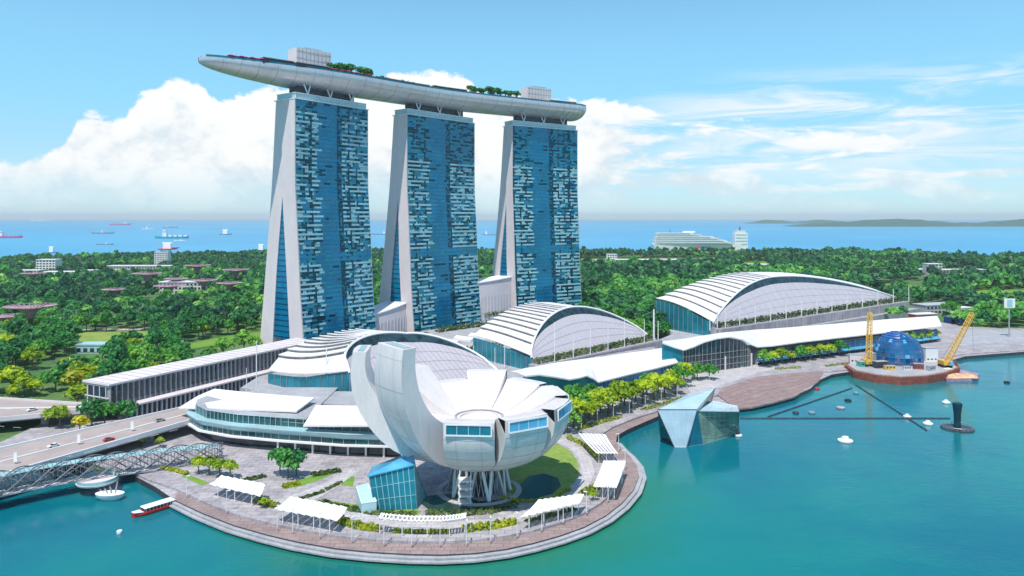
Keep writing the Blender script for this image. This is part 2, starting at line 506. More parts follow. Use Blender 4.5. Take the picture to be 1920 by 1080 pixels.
def dup(root, loc, rz=0.0, scale=1.0, label=None, group=None):
    r = root.copy(); col.objects.link(r)
    r.location = loc; r.rotation_euler = (0, 0, rz); r.scale = (scale,) * 3 if not isinstance(scale, (tuple, list)) else scale
    if label: r['label'] = label
    if group: r['group'] = group
    for ch in list(root.children):
        c = ch.copy(); col.objects.link(c); c.parent = r
        for g in list(ch.children):
            d = g.copy(); col.objects.link(d); d.parent = c
    return r

def struct(name, mb, m, **kw):
    o = mb.build(name, m, **kw)
    o['kind'] = 'structure'
    return o
# ------------------------------------------------------------------ water and land
struct('bay_water', MB().sheet([(-1500, -400), (1500, -400), (1500, 1100), (-1500, 1100)], 0.0), 'bay_water')
struct('sea_water', MB().sheet([(-3000, 1500), (3000, 1500), (42000, 20000), (42000, 37000), (-42000, 37000), (-42000, 20000)], 0.3), 'sea_water')

# quay line, as photo pixels of its upper edge (boardwalk 2.2 m above the water)
quay = [(252, 892), (290, 912), (327, 937), (380, 962), (440, 985), (500, 1002), (560, 1016), (630, 1028), (700, 1035), (770, 1039), (830, 1040),
        (890, 1037), (950, 1029), (1000, 1018), (1050, 1004), (1095, 988), (1135, 967), (1165, 944), (1188, 918), (1198, 892), (1194, 872),
        (1180, 854), (1165, 840), (1155, 828), (1157, 817), (1175, 806), (1205, 793), (1240, 778), (1290, 764), (1330, 757), (1380, 765),
        (1410, 762), (1450, 753), (1490, 742), (1520, 728), (1535, 713), (1560, 702), (1600, 696), (1680, 690), (1760, 682), (1810, 668),
        (1860, 664), (1925, 659)]
QZ = 2.2
shore = PG(quay, QZ)
far_edge = [(560, 640), (700, 700), (1200, 900), (1700, 1350), (1500, 1480)]
coast = PG([(1990, 494), (1900, 489), (1780, 486), (1690, 480), (1620, 478), (1540, 473), (1440, 469), (1350, 471), (1100, 474), (900, 474), (690, 476),
            (480, 480), (330, 482), (200, 484), (80, 487), (0, 492), (-120, 494)], 3.0)
inlet = [(-1700, 1100), (-760, 640), (-420, 455)] + PG([(-40, 800), (20, 838), (90, 862)], 3.0)
# order: shore, right side, coast, left side, inlet
land = shore + [(560, 575), (760, 640), (1250, 900)] + coast + inlet
struct('ground', MB().prism([(p[0], p[1]) for p in land], -2.0, 2.2, 0, 1), ['steel_dark', 'forest_floor'])  # side walls dark: shadow below the quay edge put into their colour

# paved waterfront (upper level, 3 m) inset from the boardwalk
inner = [(150, 866), (246, 884), (276, 898), (335, 918), (390, 944), (440, 963), (500, 979), (560, 992), (630, 1004), (700, 1011), (770, 1015), (830, 1015), (890, 1012),
         (950, 1004), (1000, 994), (1050, 980), (1090, 964), (1125, 944), (1150, 922), (1165, 898), (1168, 880), (1160, 862), (1146, 846),
         (1128, 832), (1126, 815), (1150, 800), (1190, 784), (1240, 768), (1300, 752), (1345, 741), (1352, 728), (1420, 708), (1500, 698), (1545, 697),
         (1600, 692), (1680, 680), (1750, 676), (1800, 664), (1860, 660), (1935, 655)]
back = [(2050, 618), (1920, 616), (1820, 613), (1765, 604), (1700, 602), (1420, 625), (1240, 640), (1100, 640), (900, 640), (700, 640), (480, 660), (300, 700), (120, 775), (-20, 838), (90, 860)]
paved = PG(inner, 3.0) + PG(back, 3.0)
struct('waterfront_paving', MB().prism(paved, 2.0, 3.0), 'paving')
struct('shore_apron', MB().sheet([tuple(p) for p in PG([(150, 866)] + quay, 2.2) + PG([(2100, 655), (2100, 618)], 3) + PG(back[:-1], 3.0)], 2.215), 'paving')
bw = PG(quay[2:28], QZ + 0.03) + PG(inner[3:28][::-1], QZ + 0.03)
struct('boardwalk', MB().sheet(bw, QZ + 0.035), 'timber_deck')
# pale stepped edge that follows the boardwalk down to the water
eg = MB()
lowq = quay[2:24]
cen = Vector((-22, 290))
for z, off, th in ((1.75, 1.5, 0.5), (1.15, 3.0, 0.5)):
    pin = [Vector(p) for p in PG(lowq, QZ)]
    outp = [p + (p - cen).normalized() * off for p in pin]
    for a, b, c, d in zip(pin, pin[1:], outp[1:], outp):
        eg.hexa([(a.x, a.y, z - th), (b.x, b.y, z - th), (c.x, c.y, z - th), (d.x, d.y, z - th), (a.x, a.y, z), (b.x, b.y, z), (c.x, c.y, z), (d.x, d.y, z)])
struct('quay_steps', eg, 'concrete_grey')

def ground_sheet(name, px, m, z=3.03, pz=3.0):
    return struct(name, MB().sheet(PG(px, pz), z), m)
# rings of paths and lawns round the lotus building
ring_c = Vector((-14, 284))
def ring(r0, r1, a0, a1, z, name, m, n=48, ex=1.0):
    p = [(ring_c.x + r * math.cos(a) * ex, ring_c.y + r * math.sin(a)) for r, aa in ((r1, (a0, a1)), (r0, (a1, a0))) for a in [R(aa[0] + (aa[1] - aa[0]) * k / n) for k in range(n + 1)]]
    return struct(name, MB().sheet(p, z), m)
ground_sheet('lawn', [(985, 832), (1010, 826), (1040, 830), (1066, 843), (1082, 862), (1086, 885), (1076, 906), (1050, 924), (1000, 938), (940, 920), (930, 860)], 'meadow', 3.04)
ground_sheet('path', [(1028, 822), (1056, 826), (1085, 840), (1108, 860), (1116, 885), (1106, 910), (1080, 932), (1040, 950), (1000, 962), (985, 955), (1030, 940),
                      (1062, 922), (1083, 900), (1090, 880), (1084, 858), (1066, 840), (1040, 829)], 'paving_pale', 3.08)
ground_sheet('lily_pond', [(975, 908), (990, 893), (1020, 888), (1046, 896), (1052, 912), (1035, 926), (1000, 936), (965, 935)], 'pond', 3.07)
ground_sheet('pond_basin', [(790, 945), (800, 930), (850, 925), (900, 940), (960, 935), (975, 946), (930, 958), (860, 962), (810, 960)], 'pond', 3.06)
ground_sheet('planted_ground', [(590, 935), (660, 945), (760, 952), (790, 958), (780, 968), (700, 962), (640, 952), (595, 942)], 'meadow', 3.05)
ground_sheet('grass_patch', [(340, 893), (352, 890), (392, 905), (378, 910)], 'lawn', 3.05)
ground_sheet('grass_strip', [(545, 905), (590, 890), (630, 882), (628, 888), (590, 903), (552, 915)], 'lawn', 3.05)
ground_sheet('grass_bed', [(622, 908), (640, 895), (665, 893), (662, 912)], 'lawn', 3.05)
ground_sheet('curving_path', [(490, 945), (560, 925), (610, 905), (640, 890), (660, 880), (668, 886), (630, 915), (590, 938), (620, 945), (700, 968), (760, 975), (840, 980), (930, 972),
                              (985, 957), (1000, 965), (940, 984), (840, 992), (740, 988), (640, 974), (560, 958)], 'paving_pale', 3.07)
# event plaza: low curved timber steps down to the water
stp = MB()
o_ = [(1345, 740), (1352, 728), (1420, 706), (1500, 698), (1545, 694)]
e_ = [(1380, 764), (1410, 761), (1450, 752), (1490, 741), (1535, 713)]
N_ = 7
A_ = [V(x, y, F * 100 / (y - HY)) for x, y in o_]
B_ = [V(x, y, F * 100 / (y - HY)) for x, y in e_]
for k in range(N_):
    t0, t1 = k / N_, (k + 1) / N_
    z = 3.05 - 0.12 * k
    i_ = [(a.lerp(b, t0)) for a, b in zip(A_, B_)]
    j_ = [(a.lerp(b, t1)) for a, b in zip(A_, B_)]
    for p, q, r, s in zip(i_, i_[1:], j_[1:], j_):
        stp.hexa([(p.x, p.y, 1.5), (q.x, q.y, 1.5), (r.x, r.y, 1.5), (s.x, s.y, 1.5), (p.x, p.y, z), (q.x, q.y, z), (r.x, r.y, z), (s.x, s.y, z)], k % 2)
struct('plaza_steps', stp, ['timber_deck', 'timber_red'])
ground_sheet('plaza_paving', [(1280, 715), (1330, 690), (1420, 684), (1460, 690), (1420, 700), (1350, 724), (1300, 745)], 'paving_pale', 3.06)
# far lawns and open ground in the parkland
for nm, px, m in (('golf_green', [(1820, 545), (1850, 540), (1960, 545), (1960, 562), (1870, 560), (1830, 556)], 'lawn'),
                  ('golf_green', [(1630, 533), (1690, 532), (1740, 538), (1728, 546), (1660, 546)], 'lawn'),
                  ('golf_green', [(1580, 509), (1660, 508), (1665, 515), (1590, 516)], 'meadow'),
                  ('golf_green', [(1388, 492), (1440, 491), (1436, 501), (1390, 501)], 'lawn'),
                  ('lawn', [(330, 648), (420, 630), (500, 620), (500, 632), (430, 641), (345, 657)], 'lawn'),
                  ('lawn', [(140, 622), (290, 620), (270, 640), (150, 640)], 'meadow'),
                  ('sandy_field', [(1750, 508), (1830, 507), (1830, 516), (1755, 516)], 'sand'),
                  ('sandy_field', [(1870, 502), (1960, 502), (1960, 515), (1880, 512)], 'sand'),
                  ('road', [(1080, 486), (1340, 484), (1340, 493), (1080, 495)], 'paving_pale'),
                  ('road', [(110, 618), (290, 613), (290, 617), (115, 622)], 'sand'),
                  ('road', [(215, 655), (330, 635), (335, 640), (225, 661)], 'paving'),
                  ('construction_yard', [(1815, 618), (1960, 620), (1960, 640), (1840, 645), (1790, 650)], 'concrete_grey')):
    ground_sheet(nm, px, m, 2.6 if nm != 'construction_yard' else 3.06, 3.0)

# ------------------------------------------------------------------ hotel towers
def tower(name, label, near, far, dtop, dbot, flare, seed):
    rr = random.Random(seed)
    n2, f2 = Vector(near), Vector(far)
    L = (f2 - n2); ln = L.length; L.normalize()
    Rv = Vector((-L.y, L.x))
    ZT = 188.5
    def P(s, u, z):
        q = n2 + L * s + Rv * u
        return (q.x, q.y, z)
    root = thing(name, label, 'hotel tower', (*(n2 + L * ln / 2 + Rv * dbot / 2), 3.0), math.atan2(L.y, L.x), 'three hotel towers under the boat shaped roof')
    uf = lambda z: interp(z, [(3, -10.5 * flare), (45, -6 * flare), (103, -2 * flare), (128, 0), (190, 0)])
    ufi = lambda z: interp(z, [(3, 4.5), (60, 9.0), (125, dtop * .63), (190, dtop * .63)])
    uri = lambda z: interp(z, [(3, dbot - 15.5), (60, (dbot - 15.5) * .62 + dtop * .25), (125, dtop * .63 + .3), (190, dtop * .63 + .3)])
    uro = lambda z: interp(z, [(3, dbot), (40, dtop + (dbot - dtop) * .76), (94, dtop + (dbot - dtop) * .42), (130, dtop + (dbot - dtop) * .22), (188, dtop)])
    zs = [3, 14, 25, 45, 65, 85, 103, 115, 125, 140, 160, 175, ZT]
    for nm, a, b, s0, s1 in (('front_slab', uf, ufi, 0, ln), ('rear_slab', uri, uro, 1.2, ln - 1.0)):
        mb = MB()
        rows = [[P(s0, a(z), z), P(s0, b(z), z), P(s1, b(z), z), P(s1, a(z), z), P(s0, a(z), z)] for z in zs]
        mb.grid([r[::-1] for r in rows])
        mb.add(rows[-1][:4], [(0, 1, 2, 3)])
        mb.build(nm, 'concrete_pale', root, weld=True)
    # glass end wall of the atrium between the two slabs
    for s in (1.9, ln - 1.9):
        mb = MB()
        mb.grid([[P(s, ufi(z) - .5, z), P(s, (ufi(z) + uri(z)) / 2, z), P(s, uri(z) + .5, z)] for z in zs[1:9]], 0)
        for z in range(16, 118, 4):
            a_, b_ = ufi(z), uri(z)
            if b_ - a_ > 1.5:
                o_ = -.1 if s < 5 else .1
                mb.bar(P(s + o_, a_, z), P(s + o_, b_, z), .3, .45, 1)
        mb.build('atrium_glass', ['glass_blue', 'glass_navy'], root)
    # curtain wall: one pane per bay and storey, each hung a touch differently
    nc, nr = 44, 56
    z0, z1 = 5.0, ZT - .3
    mb = MB()
    dz = (z1 - z0) / nr; ds = (ln - 1.6) / nc
    darkcols = set(rr.sample(range(nc), 9))
    skip = {}
    def pane(c0, c1, za, zb, k):
        sa, sb = .8 + c0 * ds, .8 + c1 * ds - .08
        ta, tb = rr.gauss(0, .008), rr.gauss(0, .008)
        mb.quad(P(sa, uf(za) - .45 - ta, za), P(sb, uf(za) - .45 + tb, za), P(sb, uf(zb) - .45 + ta, zb), P(sa, uf(zb) - .45 - tb, zb), k)
    for r in range(nr):
        za, zm, zb = z0 + r * dz, z0 + (r + .46) * dz, z0 + (r + 1) * dz - .1
        h = r / nr
        dens = .80 + .15 * math.sin(r * 1.7 + seed) if rr.random() > .12 else .35
        top = h > (.955 if seed == 1 else .80)
        plain = .345 < h < .385
        # balustrade line: pale glass in long runs through the guest room bays
        c = 0
        while c < nc:
            t = c / nc; w = rr.choice((1, 2, 2, 3, 4))
            mid = .27 <= t < .53; gapc = .53 <= t < .60
            if plain: k = rr.choice((1, 1, 2))
            elif mid: k = 1 if rr.random() < .93 else 2; w = max(1, min(w, int(.53 * nc) - c))
            elif gapc: k = rr.choice((0, 1, 0)); w = 1
            elif top: k = rr.choice((1, 2, 2, 0, 1))
            else: k = 3 if rr.random() < dens else rr.choice((2, 2, 0, 1))
            if k == 3 and rr.random() < .16: k = 4
            if not mid and c in darkcols and rr.random() < .8: k = 0; w = 1
            pane(c, min(nc, c + w), za, zm - .06, k); c += w
        # window line behind it
        c = 0
        while c < nc:
            t = c / nc; w = rr.choice((1, 1, 2, 2, 3))
            mid = .27 <= t < .53; gapc = .53 <= t < .60
            if plain: k = rr.choice((1, 1, 1, 2))
            elif mid: k = 1 if rr.random() < .95 else 0; w = max(1, min(w * 2, int(.53 * nc) - c))
            elif gapc: k = rr.choice((0, 0, 1)); w = 1
            elif top: k = rr.choice((0, 1, 1, 0, 2))
            else: k = rr.choices((0, 1, 2, 3), (3.0, 1.6, 2.2, 1.2))[0]
            if not mid and c in darkcols and rr.random() < .9: k = 0; w = 1
            pane(c, min(nc, c + w), zm, zb, k); c += w
    mb.build('glass_facade', ['glass_navy', 'glass_blue', 'glass_teal', 'glass_light', 'glass_pale'], root)
    mb = MB()
    for r in range(0, nr + 1):
        z = z0 + r * dz
        mb.hexa([P(.6, uf(z) - .62, z - .14), P(ln - .6, uf(z) - .62, z - .14), P(ln - .6, uf(z) - .05, z - .14), P(.6, uf(z) - .05, z - .14),
                 P(.6, uf(z) - .62, z + .1), P(ln - .6, uf(z) - .62, z + .1), P(ln - .6, uf(z) - .05, z + .1), P(.6, uf(z) - .05, z + .1)])
    mb.build('slab_edge_trim', 'glass_teal', root)
    # garden side: rear glazing with balcony lines
    mb = MB()
    for r in range(4, nr):
        za, zb = z0 + r * dz, z0 + (r + 1) * dz
        mb.quad(P(ln - 1.8, uro(za) + .3, za), P(2, uro(za) + .3, za), P(2, uro(zb) + .3, zb - .9), P(ln - 1.8, uro(zb) + .3, zb - .9), r % 2)
    mb.build('rear_glazing', ['glass_teal', 'glass_navy'], root)
    # crown storey of pale glass and the struts that carry the roof
    mb = MB()
    mb.hexa([P(1.5, 1.0, ZT), P(ln - 1.5, 1.0, ZT), P(ln - 1.5, dtop - 1, ZT), P(1.5, dtop - 1, ZT), P(1.5, 1.0, ZT + 4.6), P(ln - 1.5, 1.0, ZT + 4.6), P(ln - 1.5, dtop - 1, ZT + 4.6), P(1.5, dtop - 1, ZT + 4.6)], 0)
    for k in range(24):
        s = 1.5 + (ln - 3) * k / 23
        mb.tube(P(s, .8, ZT), P(s, .8, ZT + 4.7), .16, n=4, mi=1)
    mb.build('crown_glass', ['glass_pale', 'white_paint'], root)
    mb = MB()
    mb.hexa([P(-.3, -.8, ZT), P(ln + .3, -.8, ZT), P(ln + .3, dtop + .5, ZT), P(-.3, dtop + .5, ZT), P(-.3, -.8, ZT + .5), P(ln + .3, -.8, ZT + .5), P(ln + .3, dtop + .5, ZT + .5), P(-.3, dtop + .5, ZT + .5)])
    mb.hexa([P(1, .4, ZT + 4.6), P(ln - 1, .4, ZT + 4.6), P(ln - 1, dtop - .6, ZT + 4.6), P(1, dtop - .6, ZT + 4.6), P(1, .4, ZT + 5), P(ln - 1, .4, ZT + 5), P(ln - 1, dtop - .6, ZT + 5), P(1, dtop - .6, ZT + 5)])
    mb.build('parapet', 'white_paint', root)
    for s, u in ((ln * .2, 3), (ln * .5, 3), (ln * .8, 3), (ln * .2, dtop - 4), (ln * .5, dtop - 4), (ln * .8, dtop - 4)):
        q = MB()
        q.tube(P(s, u, ZT + 5), P(s - 3, u + 1, ZT + 12.5), .55, n=6)
        q.tube(P(s, u, ZT + 5), P(s + 3, u + 1, ZT + 12.5), .55, n=6)
        q.build('roof_strut', 'white_paint', root)
    q = MB()
    q.hexa([P(ln * .12, dtop * .3, ZT + 5), P(ln * .88, dtop * .3, ZT + 5), P(ln * .88, dtop * .75, ZT + 5), P(ln * .12, dtop * .75, ZT + 5)] + [P(ln * .12, dtop * .3, ZT + 13), P(ln * .88, dtop * .3, ZT + 13), P(ln * .88, dtop * .75, ZT + 13), P(ln * .12, dtop * .75, ZT + 13)])
    q.build('lift_core', 'steel_dark', root)
    return root, n2, L, Rv, ln
T1 = tower('hotel_tower', 'tallest looking hotel tower of blue glass, beside the long covered highway', (-156, 536), (-114.5, 594), 23, 43, 1.0, 1)
T2 = tower('hotel_tower', 'hotel tower of blue glass standing between the two other towers', (-87, 617), (-34, 680), 17.5, 41, .85, 2)
T3 = tower('hotel_tower', 'hotel tower of blue glass under the blunt stern of the boat shaped roof', (0, 692), (64.6, 736), 15.5, 44, .75, 3)

# pale louvred atrium walls that link the tower feet
def link(label, a, b, z0, za, zb, depth, bulge):
    root = thing('atrium_hall', label, 'atrium', (*((Vector(a) + Vector(b)) / 2), 3.0), 0, 'atrium halls between the towers')
    a, b = Vector(a), Vector(b)
    d = (b - a).normalized(); n = Vector((d.y, -d.x)); n = n if n.y < 0 else -n
    rows = []; mull = MB(); N = 14
    for i in range(N + 1):
        t = i / N
        p = a.lerp(b, t) + n * (bulge * math.sin(math.pi * t))
        top = lerp(za, zb, t)
        rows.append([(p.x, p.y, z0), (p.x, p.y, top * .7), (p.x - n.x * 1.5, p.y - n.y * 1.5, top)])
        mull.tube((p.x + n.x * .2, p.y + n.y * .2, z0), (p.x + n.x * .2, p.y + n.y * .2, top * .7), .22, n=4)
    w = MB().grid(rows)
    w.build('louvre_wall', 'plate_grey', root)
    mull.build('mullion', 'white_paint', root)
    q = MB().plate([[(r[2][0] - n.x * k, r[2][1] - n.y * k, r[2][2] + .6 - .02 * k) for k in (-1.2, depth)] for r in rows], .8)
    q.build('roof', 'white_roof', root)
    return root
link('pale louvred atrium wall between the first and the middle hotel tower', (-116, 588), (-84, 622), 3, 24, 33, 26, 3)
link('tall pale louvred atrium wall between the middle tower and the stern end tower', (-38, 672), (2, 694), 3, 43, 48, 26, 3)

# ------------------------------------------------------------------ boat shaped roof park on the towers
DZ = 211.0
ctrl = [Vector(p) for p in ((-236, 466), (-212, 505), (-145, 571), (-67, 654), (26, 721), (69, 746.5), (103, 760))]
def cat(t):
    i = min(int(t), 3); u = t - i
    p0, p1, p2, p3 = ctrl[i], ctrl[i + 1], ctrl[i + 2], ctrl[i + 3]
    return 0.5 * ((2 * p1) + (p2 - p0) * u + (2 * p0 - 5 * p1 + 4 * p2 - p3) * u * u + (3 * p1 - p0 - 3 * p2 + p3) * u ** 3)
NS = 90
axis = [cat(4 * i / NS) for i in range(NS + 1)]
tang = [(axis[min(i + 1, NS)] - axis[max(i - 1, 0)]).normalized() for i in range(NS + 1)]
def hw(t):
    b = math.sin(min(1.0, t / 0.30) * math.pi / 2) ** 0.52 if t > 0 else 0
    e = 1.0 if t < .90 else math.sqrt(max(0.0, 1 - ((t - .90) / .117) ** 2))
    return max(0.35, 19.0 * b * e)
def dp(t):
    b = min(1.0, (t + .012) / 0.20) ** 0.46
    e = 1.0 if t < .94 else 1 - .45 * ((t - .94) / .06) ** 2
    return 12.2 * b * e
def SP(t, across, z=DZ):
    i = min(int(t * NS), NS - 1); u = t * NS - i
    p = axis[i].lerp(axis[i + 1], u); d = tang[i].lerp(tang[i + 1], u)
    n = Vector((d.y, -d.x))          # towards the bay
    return Vector((p.x + n.x * across, p.y + n.y * across, z))
def t_at(px, across=0.0):
    lo_, hi_ = 0.0, 1.0
    for _ in range(40):
        m_ = (lo_ + hi_) / 2; p = SP(m_, across)
        if 960 + F * p.x / p.y < px: lo_ = m_
        else: hi_ = m_
    return lo_
sp = thing('rooftop_park', 'long pale boat shaped roof deck bridging the tops of all three towers', 'roof park', (*axis[45], 199.0))
prof = [(1.0, 0.9), (1.01, 0.0), (1.0, -.20), (.965, -.37), (.88, -.55), (.72, -.75), (.50, -.90), (.26, -.98), (0, -1.0)]
rows = []
for i in range(NS + 1):
    t = i / NS; w = hw(t); d = dp(t)
    half = [(a * w, DZ + (b if b > 0 else b * d)) for a, b in prof]
    sec = half + [(-a, z) for a, z in half[-2::-1]]
    rows.append([SP(t, a, z) for a, z in sec])
hm = MB().grid(rows)
hm.add(rows[-1], [tuple(range(len(rows[-1])))])
hm.build('hull', 'hull_metal', sp, smooth=True)
# plating seams stand a little proud
sm = MB()
for i in range(4, NS, 3):
    t = i / NS; w = hw(t); d = dp(t)
    half = [(a * w * 1.002, DZ + (b * d * 1.004)) for a, b in prof[1:]]
    sm.path([SP(t, a, z) for a, z in half], .09, n=4)
sm.build('seam', 'riser_dark', sp)
dk = MB().grid([[SP(i / NS, hw(i / NS) * .99, DZ + .1), SP(i / NS, -hw(i / NS) * .99, DZ + .1)] for i in range(NS + 1)])
dk.build('deck', 'timber_deck', sp)
for sd in (1, -1):
    rl = MB()
    rl.grid([[SP(i / NS, sd * hw(i / NS) * .97, DZ + .9), SP(i / NS, sd * hw(i / NS) * .97, DZ + 2.3)] for i in range(1, NS + 1)], 0)
    rl.path([SP(i / NS, sd * hw(i / NS) * .97, DZ + 2.35) for i in range(1, NS + 1)], .12, n=4, mi=1)
    rl.build('railing', ['glass_teal', 'steel_dark'], sp)
pq = []
for k in range(900):
    px_ = random.uniform(560, 1075); hgt_ = random.random() ** 2 * (1.6 + 1.4 * math.sin(px_ * .08) ** 2)
    tt0 = t_at(px_, 17)
    p_ = SP(tt0, hw(tt0) - 1.2 - random.random() * 1.4, DZ + 1.2 + hgt_)
    a_ = Vector((random.gauss(0, 1), random.gauss(0, 1), random.gauss(0, 1))).normalized() * .55; b_ = a_.orthogonal().normalized() * .5
    pq.append((p_ - a_, p_ - b_, p_ + a_, p_ + b_))
rp_ = MB()
for a_ in pq: rp_.quad(*a_)
rp_.build('rail_foliage', 'shrub_leaf', sp)
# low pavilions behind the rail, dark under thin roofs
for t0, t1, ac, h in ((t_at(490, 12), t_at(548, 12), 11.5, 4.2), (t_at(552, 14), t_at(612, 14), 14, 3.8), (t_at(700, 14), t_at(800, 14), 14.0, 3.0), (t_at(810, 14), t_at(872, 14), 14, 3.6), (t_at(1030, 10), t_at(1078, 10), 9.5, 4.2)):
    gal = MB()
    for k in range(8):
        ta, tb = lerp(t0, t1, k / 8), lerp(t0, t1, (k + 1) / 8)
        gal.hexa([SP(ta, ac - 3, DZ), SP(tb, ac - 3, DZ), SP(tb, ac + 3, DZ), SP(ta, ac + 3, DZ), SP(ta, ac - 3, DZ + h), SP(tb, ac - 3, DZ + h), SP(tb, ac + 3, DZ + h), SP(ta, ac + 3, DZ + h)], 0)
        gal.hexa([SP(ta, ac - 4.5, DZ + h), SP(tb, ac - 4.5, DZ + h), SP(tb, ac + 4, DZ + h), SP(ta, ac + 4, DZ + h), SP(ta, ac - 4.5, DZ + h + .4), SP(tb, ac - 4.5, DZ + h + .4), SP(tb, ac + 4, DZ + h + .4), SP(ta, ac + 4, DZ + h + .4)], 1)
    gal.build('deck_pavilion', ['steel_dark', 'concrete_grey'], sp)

for t0, t1, ac, wd, h in ((t_at(548), t_at(612), 0, 13, 17.5), (t_at(984), t_at(1028), -1, 12, 16.5)):
    b = MB()
    b.hexa([SP(t0, ac - wd / 2, DZ), SP(t1, ac - wd / 2, DZ), SP(t1, ac + wd / 2, DZ), SP(t0, ac + wd / 2, DZ), SP(t0, ac - wd / 2, DZ + h), SP(t1, ac - wd / 2, DZ + h), SP(t1, ac + wd / 2, DZ + h), SP(t0, ac + wd / 2, DZ + h)], 0)
    blk = b.build('rooftop_block', 'concrete_pale', sp)
    q = MB()
    for k in range(9):
        t = lerp(t0 + .004, t1 - .004, k / 8)
        q.tube(SP(t, ac + wd / 2 + .1, DZ + 1), SP(t, ac + wd / 2 + .1, DZ + h - .3), .15, n=4)
    for z in (5, 10, 15):
        q.path([SP(lerp(t0, t1, k / 4), ac + wd / 2 + .08, DZ + z) for k in range(5)], .1, n=4)
    q.build('joint', 'concrete_grey', blk)
    q = MB()
    q.hexa([SP(t0 + .02, ac - 3, DZ + h), SP(t1 - .015, ac - 3, DZ + h), SP(t1 - .015, ac + 3, DZ + h), SP(t0 + .02, ac + 3, DZ + h), SP(t0 + .02, ac - 3, DZ + h + 1.6), SP(t1 - .015, ac - 3, DZ + h + 1.6), SP(t1 - .015, ac + 3, DZ + h + 1.6), SP(t0 + .02, ac + 3, DZ + h + 1.6)])
    q.build('plant_room', 'steel', blk)

# ------------------------------------------------------------------ arched halls
def hall(label, F0, F1, Bv, z0, Hp, zb0, Hb, peak, nb, ft, gz=3.0, platez=.82, pw=.92, lift=0.0):
    F0, F1, Bv = Vector(F0), Vector(F1), Vector(Bv)
    root = thing('arched_hall', label, 'hall', (*((F0 + F1) / 2), gz), 0, 'three arched halls behind the waterfront')
    def pf(q):
        t = .5 * q / peak if q < peak else .5 + .5 * (q - peak) / (1 - peak)
        return max(0.0, math.sin(math.pi * t)) ** pw
    def fp(q):
        p = F0.lerp(F1, q) + Bv * (ft * pf(q))
        return Vector((p.x, p.y, z0 + Hp * pf(q) + lift * max(0, 1 - q / peak)))
    def bp(q):
        p = F0.lerp(F1, q) + Bv
        return Vector((p.x, p.y, zb0 + Hb * pf(q)))
    def sf(q, s):
        a, b = fp(q), bp(q)
        return Vector((lerp(a.x, b.x, s), lerp(a.y, b.y, s), a.z + (b.z - a.z) * math.sin(s * math.pi / 2)))
    S = [k / 12 for k in range(13)]
    qe = lambda k: peak * 1.04 * (k / nb) ** .92
    for k in range(nb):
        q0, q1 = qe(k), qe(k + 1)
        up = Vector((0, 0, 1.9 * (1 - .45 * k / nb)))
        mb = MB().plate([[sf(q1, s), sf(q0, s) + up] for s in S], .55)
        mb.build('roof_blade', 'white_roof', root)
        if k:
            MB().grid([[sf(q0, s) + Vector((0, 0, -.6)), sf(q0, s) + up - Vector((0, 0, .5))] for s in S]).build('riser', 'riser_dark', root)
    qs = [qe(nb) + (1 - qe(nb)) * k / 16 for k in range(17)]
    MB().plate([[sf(q, s) for s in S] for q in qs], .5).build('roof_shell', 'white_roof', root)
    # grey plate that leans back under the arch, with a dark clerestory above it
    n = 40
    Q = [k / n for k in range(n + 1)]
    arc = [fp(q) for q in Q]
    def low(q):
        p = fp(q); b = F0.lerp(F1, q)
        k = 1 - (1 - platez) * min(1, pf(q) * 1.2 + lift * .03 * max(0, 1 - q / peak))
        return Vector((lerp(b.x, p.x, k), lerp(b.y, p.y, k), lerp(z0, p.z, k) - .3))
    bot = [Vector((*F0.lerp(F1, q), z0 - .3)) for q in Q]
    pl = MB().grid([[a, b] for a, b in zip(bot, [low(q) for q in Q])])
    pl.build('sloping_plate', 'plate_grey', root)
    rb_ = MB(); ov = -Bv.normalized() * .12
    for k in range(1, 30):
        q_ = k / 30; b = Vector((*F0.lerp(F1, q_), z0 - .2)); e = low(q_)
        rb_.tube((b.x + ov.x, b.y + ov.y, b.z + .1), (e.x + ov.x, e.y + ov.y, e.z + .1), .08, n=4)
    for f_ in (.25, .5, .75):
        rb_.path([Vector((*F0.lerp(F1, q_), z0 - .2)).lerp(low(q_), f_) + Vector((ov.x, ov.y, .1)) for q_ in Q[1:-1]], .08, n=4)
    rb_.build('plate_rib', 'plate_line', root)
    MB().grid([[low(q) + Vector((0, 0, -.4)), fp(q) + Vector((0, 0, .05))] for q in Q]).build('clerestory', 'glass_dark', root)
    MB().path([p + Vector((0, 0, .3)) for p in arc], .75, n=6).build('arch_rim', 'white_paint', root)
    # glazed ends under the first blade and under the far edge
    for q, nm in ((0.0, 'end_glazing'), (1.0, 'end_glazing')):
        e = MB()
        e.grid([[(*sf(q, s)[:2], gz), sf(q, s)] for s in S], 0)
        d = Vector((F0 - F1)).normalized() * (.15 if q == 0 else -.15)
        for s in S:
            p = sf(q, s)
            e.tube((p.x + d.x, p.y + d.y, gz), (p.x + d.x, p.y + d.y, p.z), .16, n=4, mi=1)
        e.build(nm, ['glass_teal', 'steel'], root)
    # planted terrace in front of the plate
    fw = -Bv.normalized()
    q = MB(); ter = [(F0 - (F1 - F0).normalized() * 3, 0), (F1 + (F1 - F0).normalized() * 4, 0)]
    q.prism([tuple(ter[0][0] + fw * .3), tuple(ter[1][0] + fw * .3), tuple(ter[1][0] + fw * 11), tuple(ter[0][0] + fw * 11)], gz - .5, z0 - 3.0)
    q.build('terrace', 'paving', root)
    a_, b_ = ter[0][0] + fw * 10.8, ter[1][0] + fw * 10.8
    MB().bar((*a_, z0 - 2.0), (*b_, z0 - 2.0), .3, 1.0).build('parapet', 'concrete_pale', root)
    # terrace wall below the plate
    w = MB()
    for a, b in zip(bot, bot[1:]):
        w.quad((a.x, a.y, gz), (b.x, b.y, gz), b, a)
    w.build('terrace_wall', 'concrete_grey', root)
    return root, F0, F1, Bv
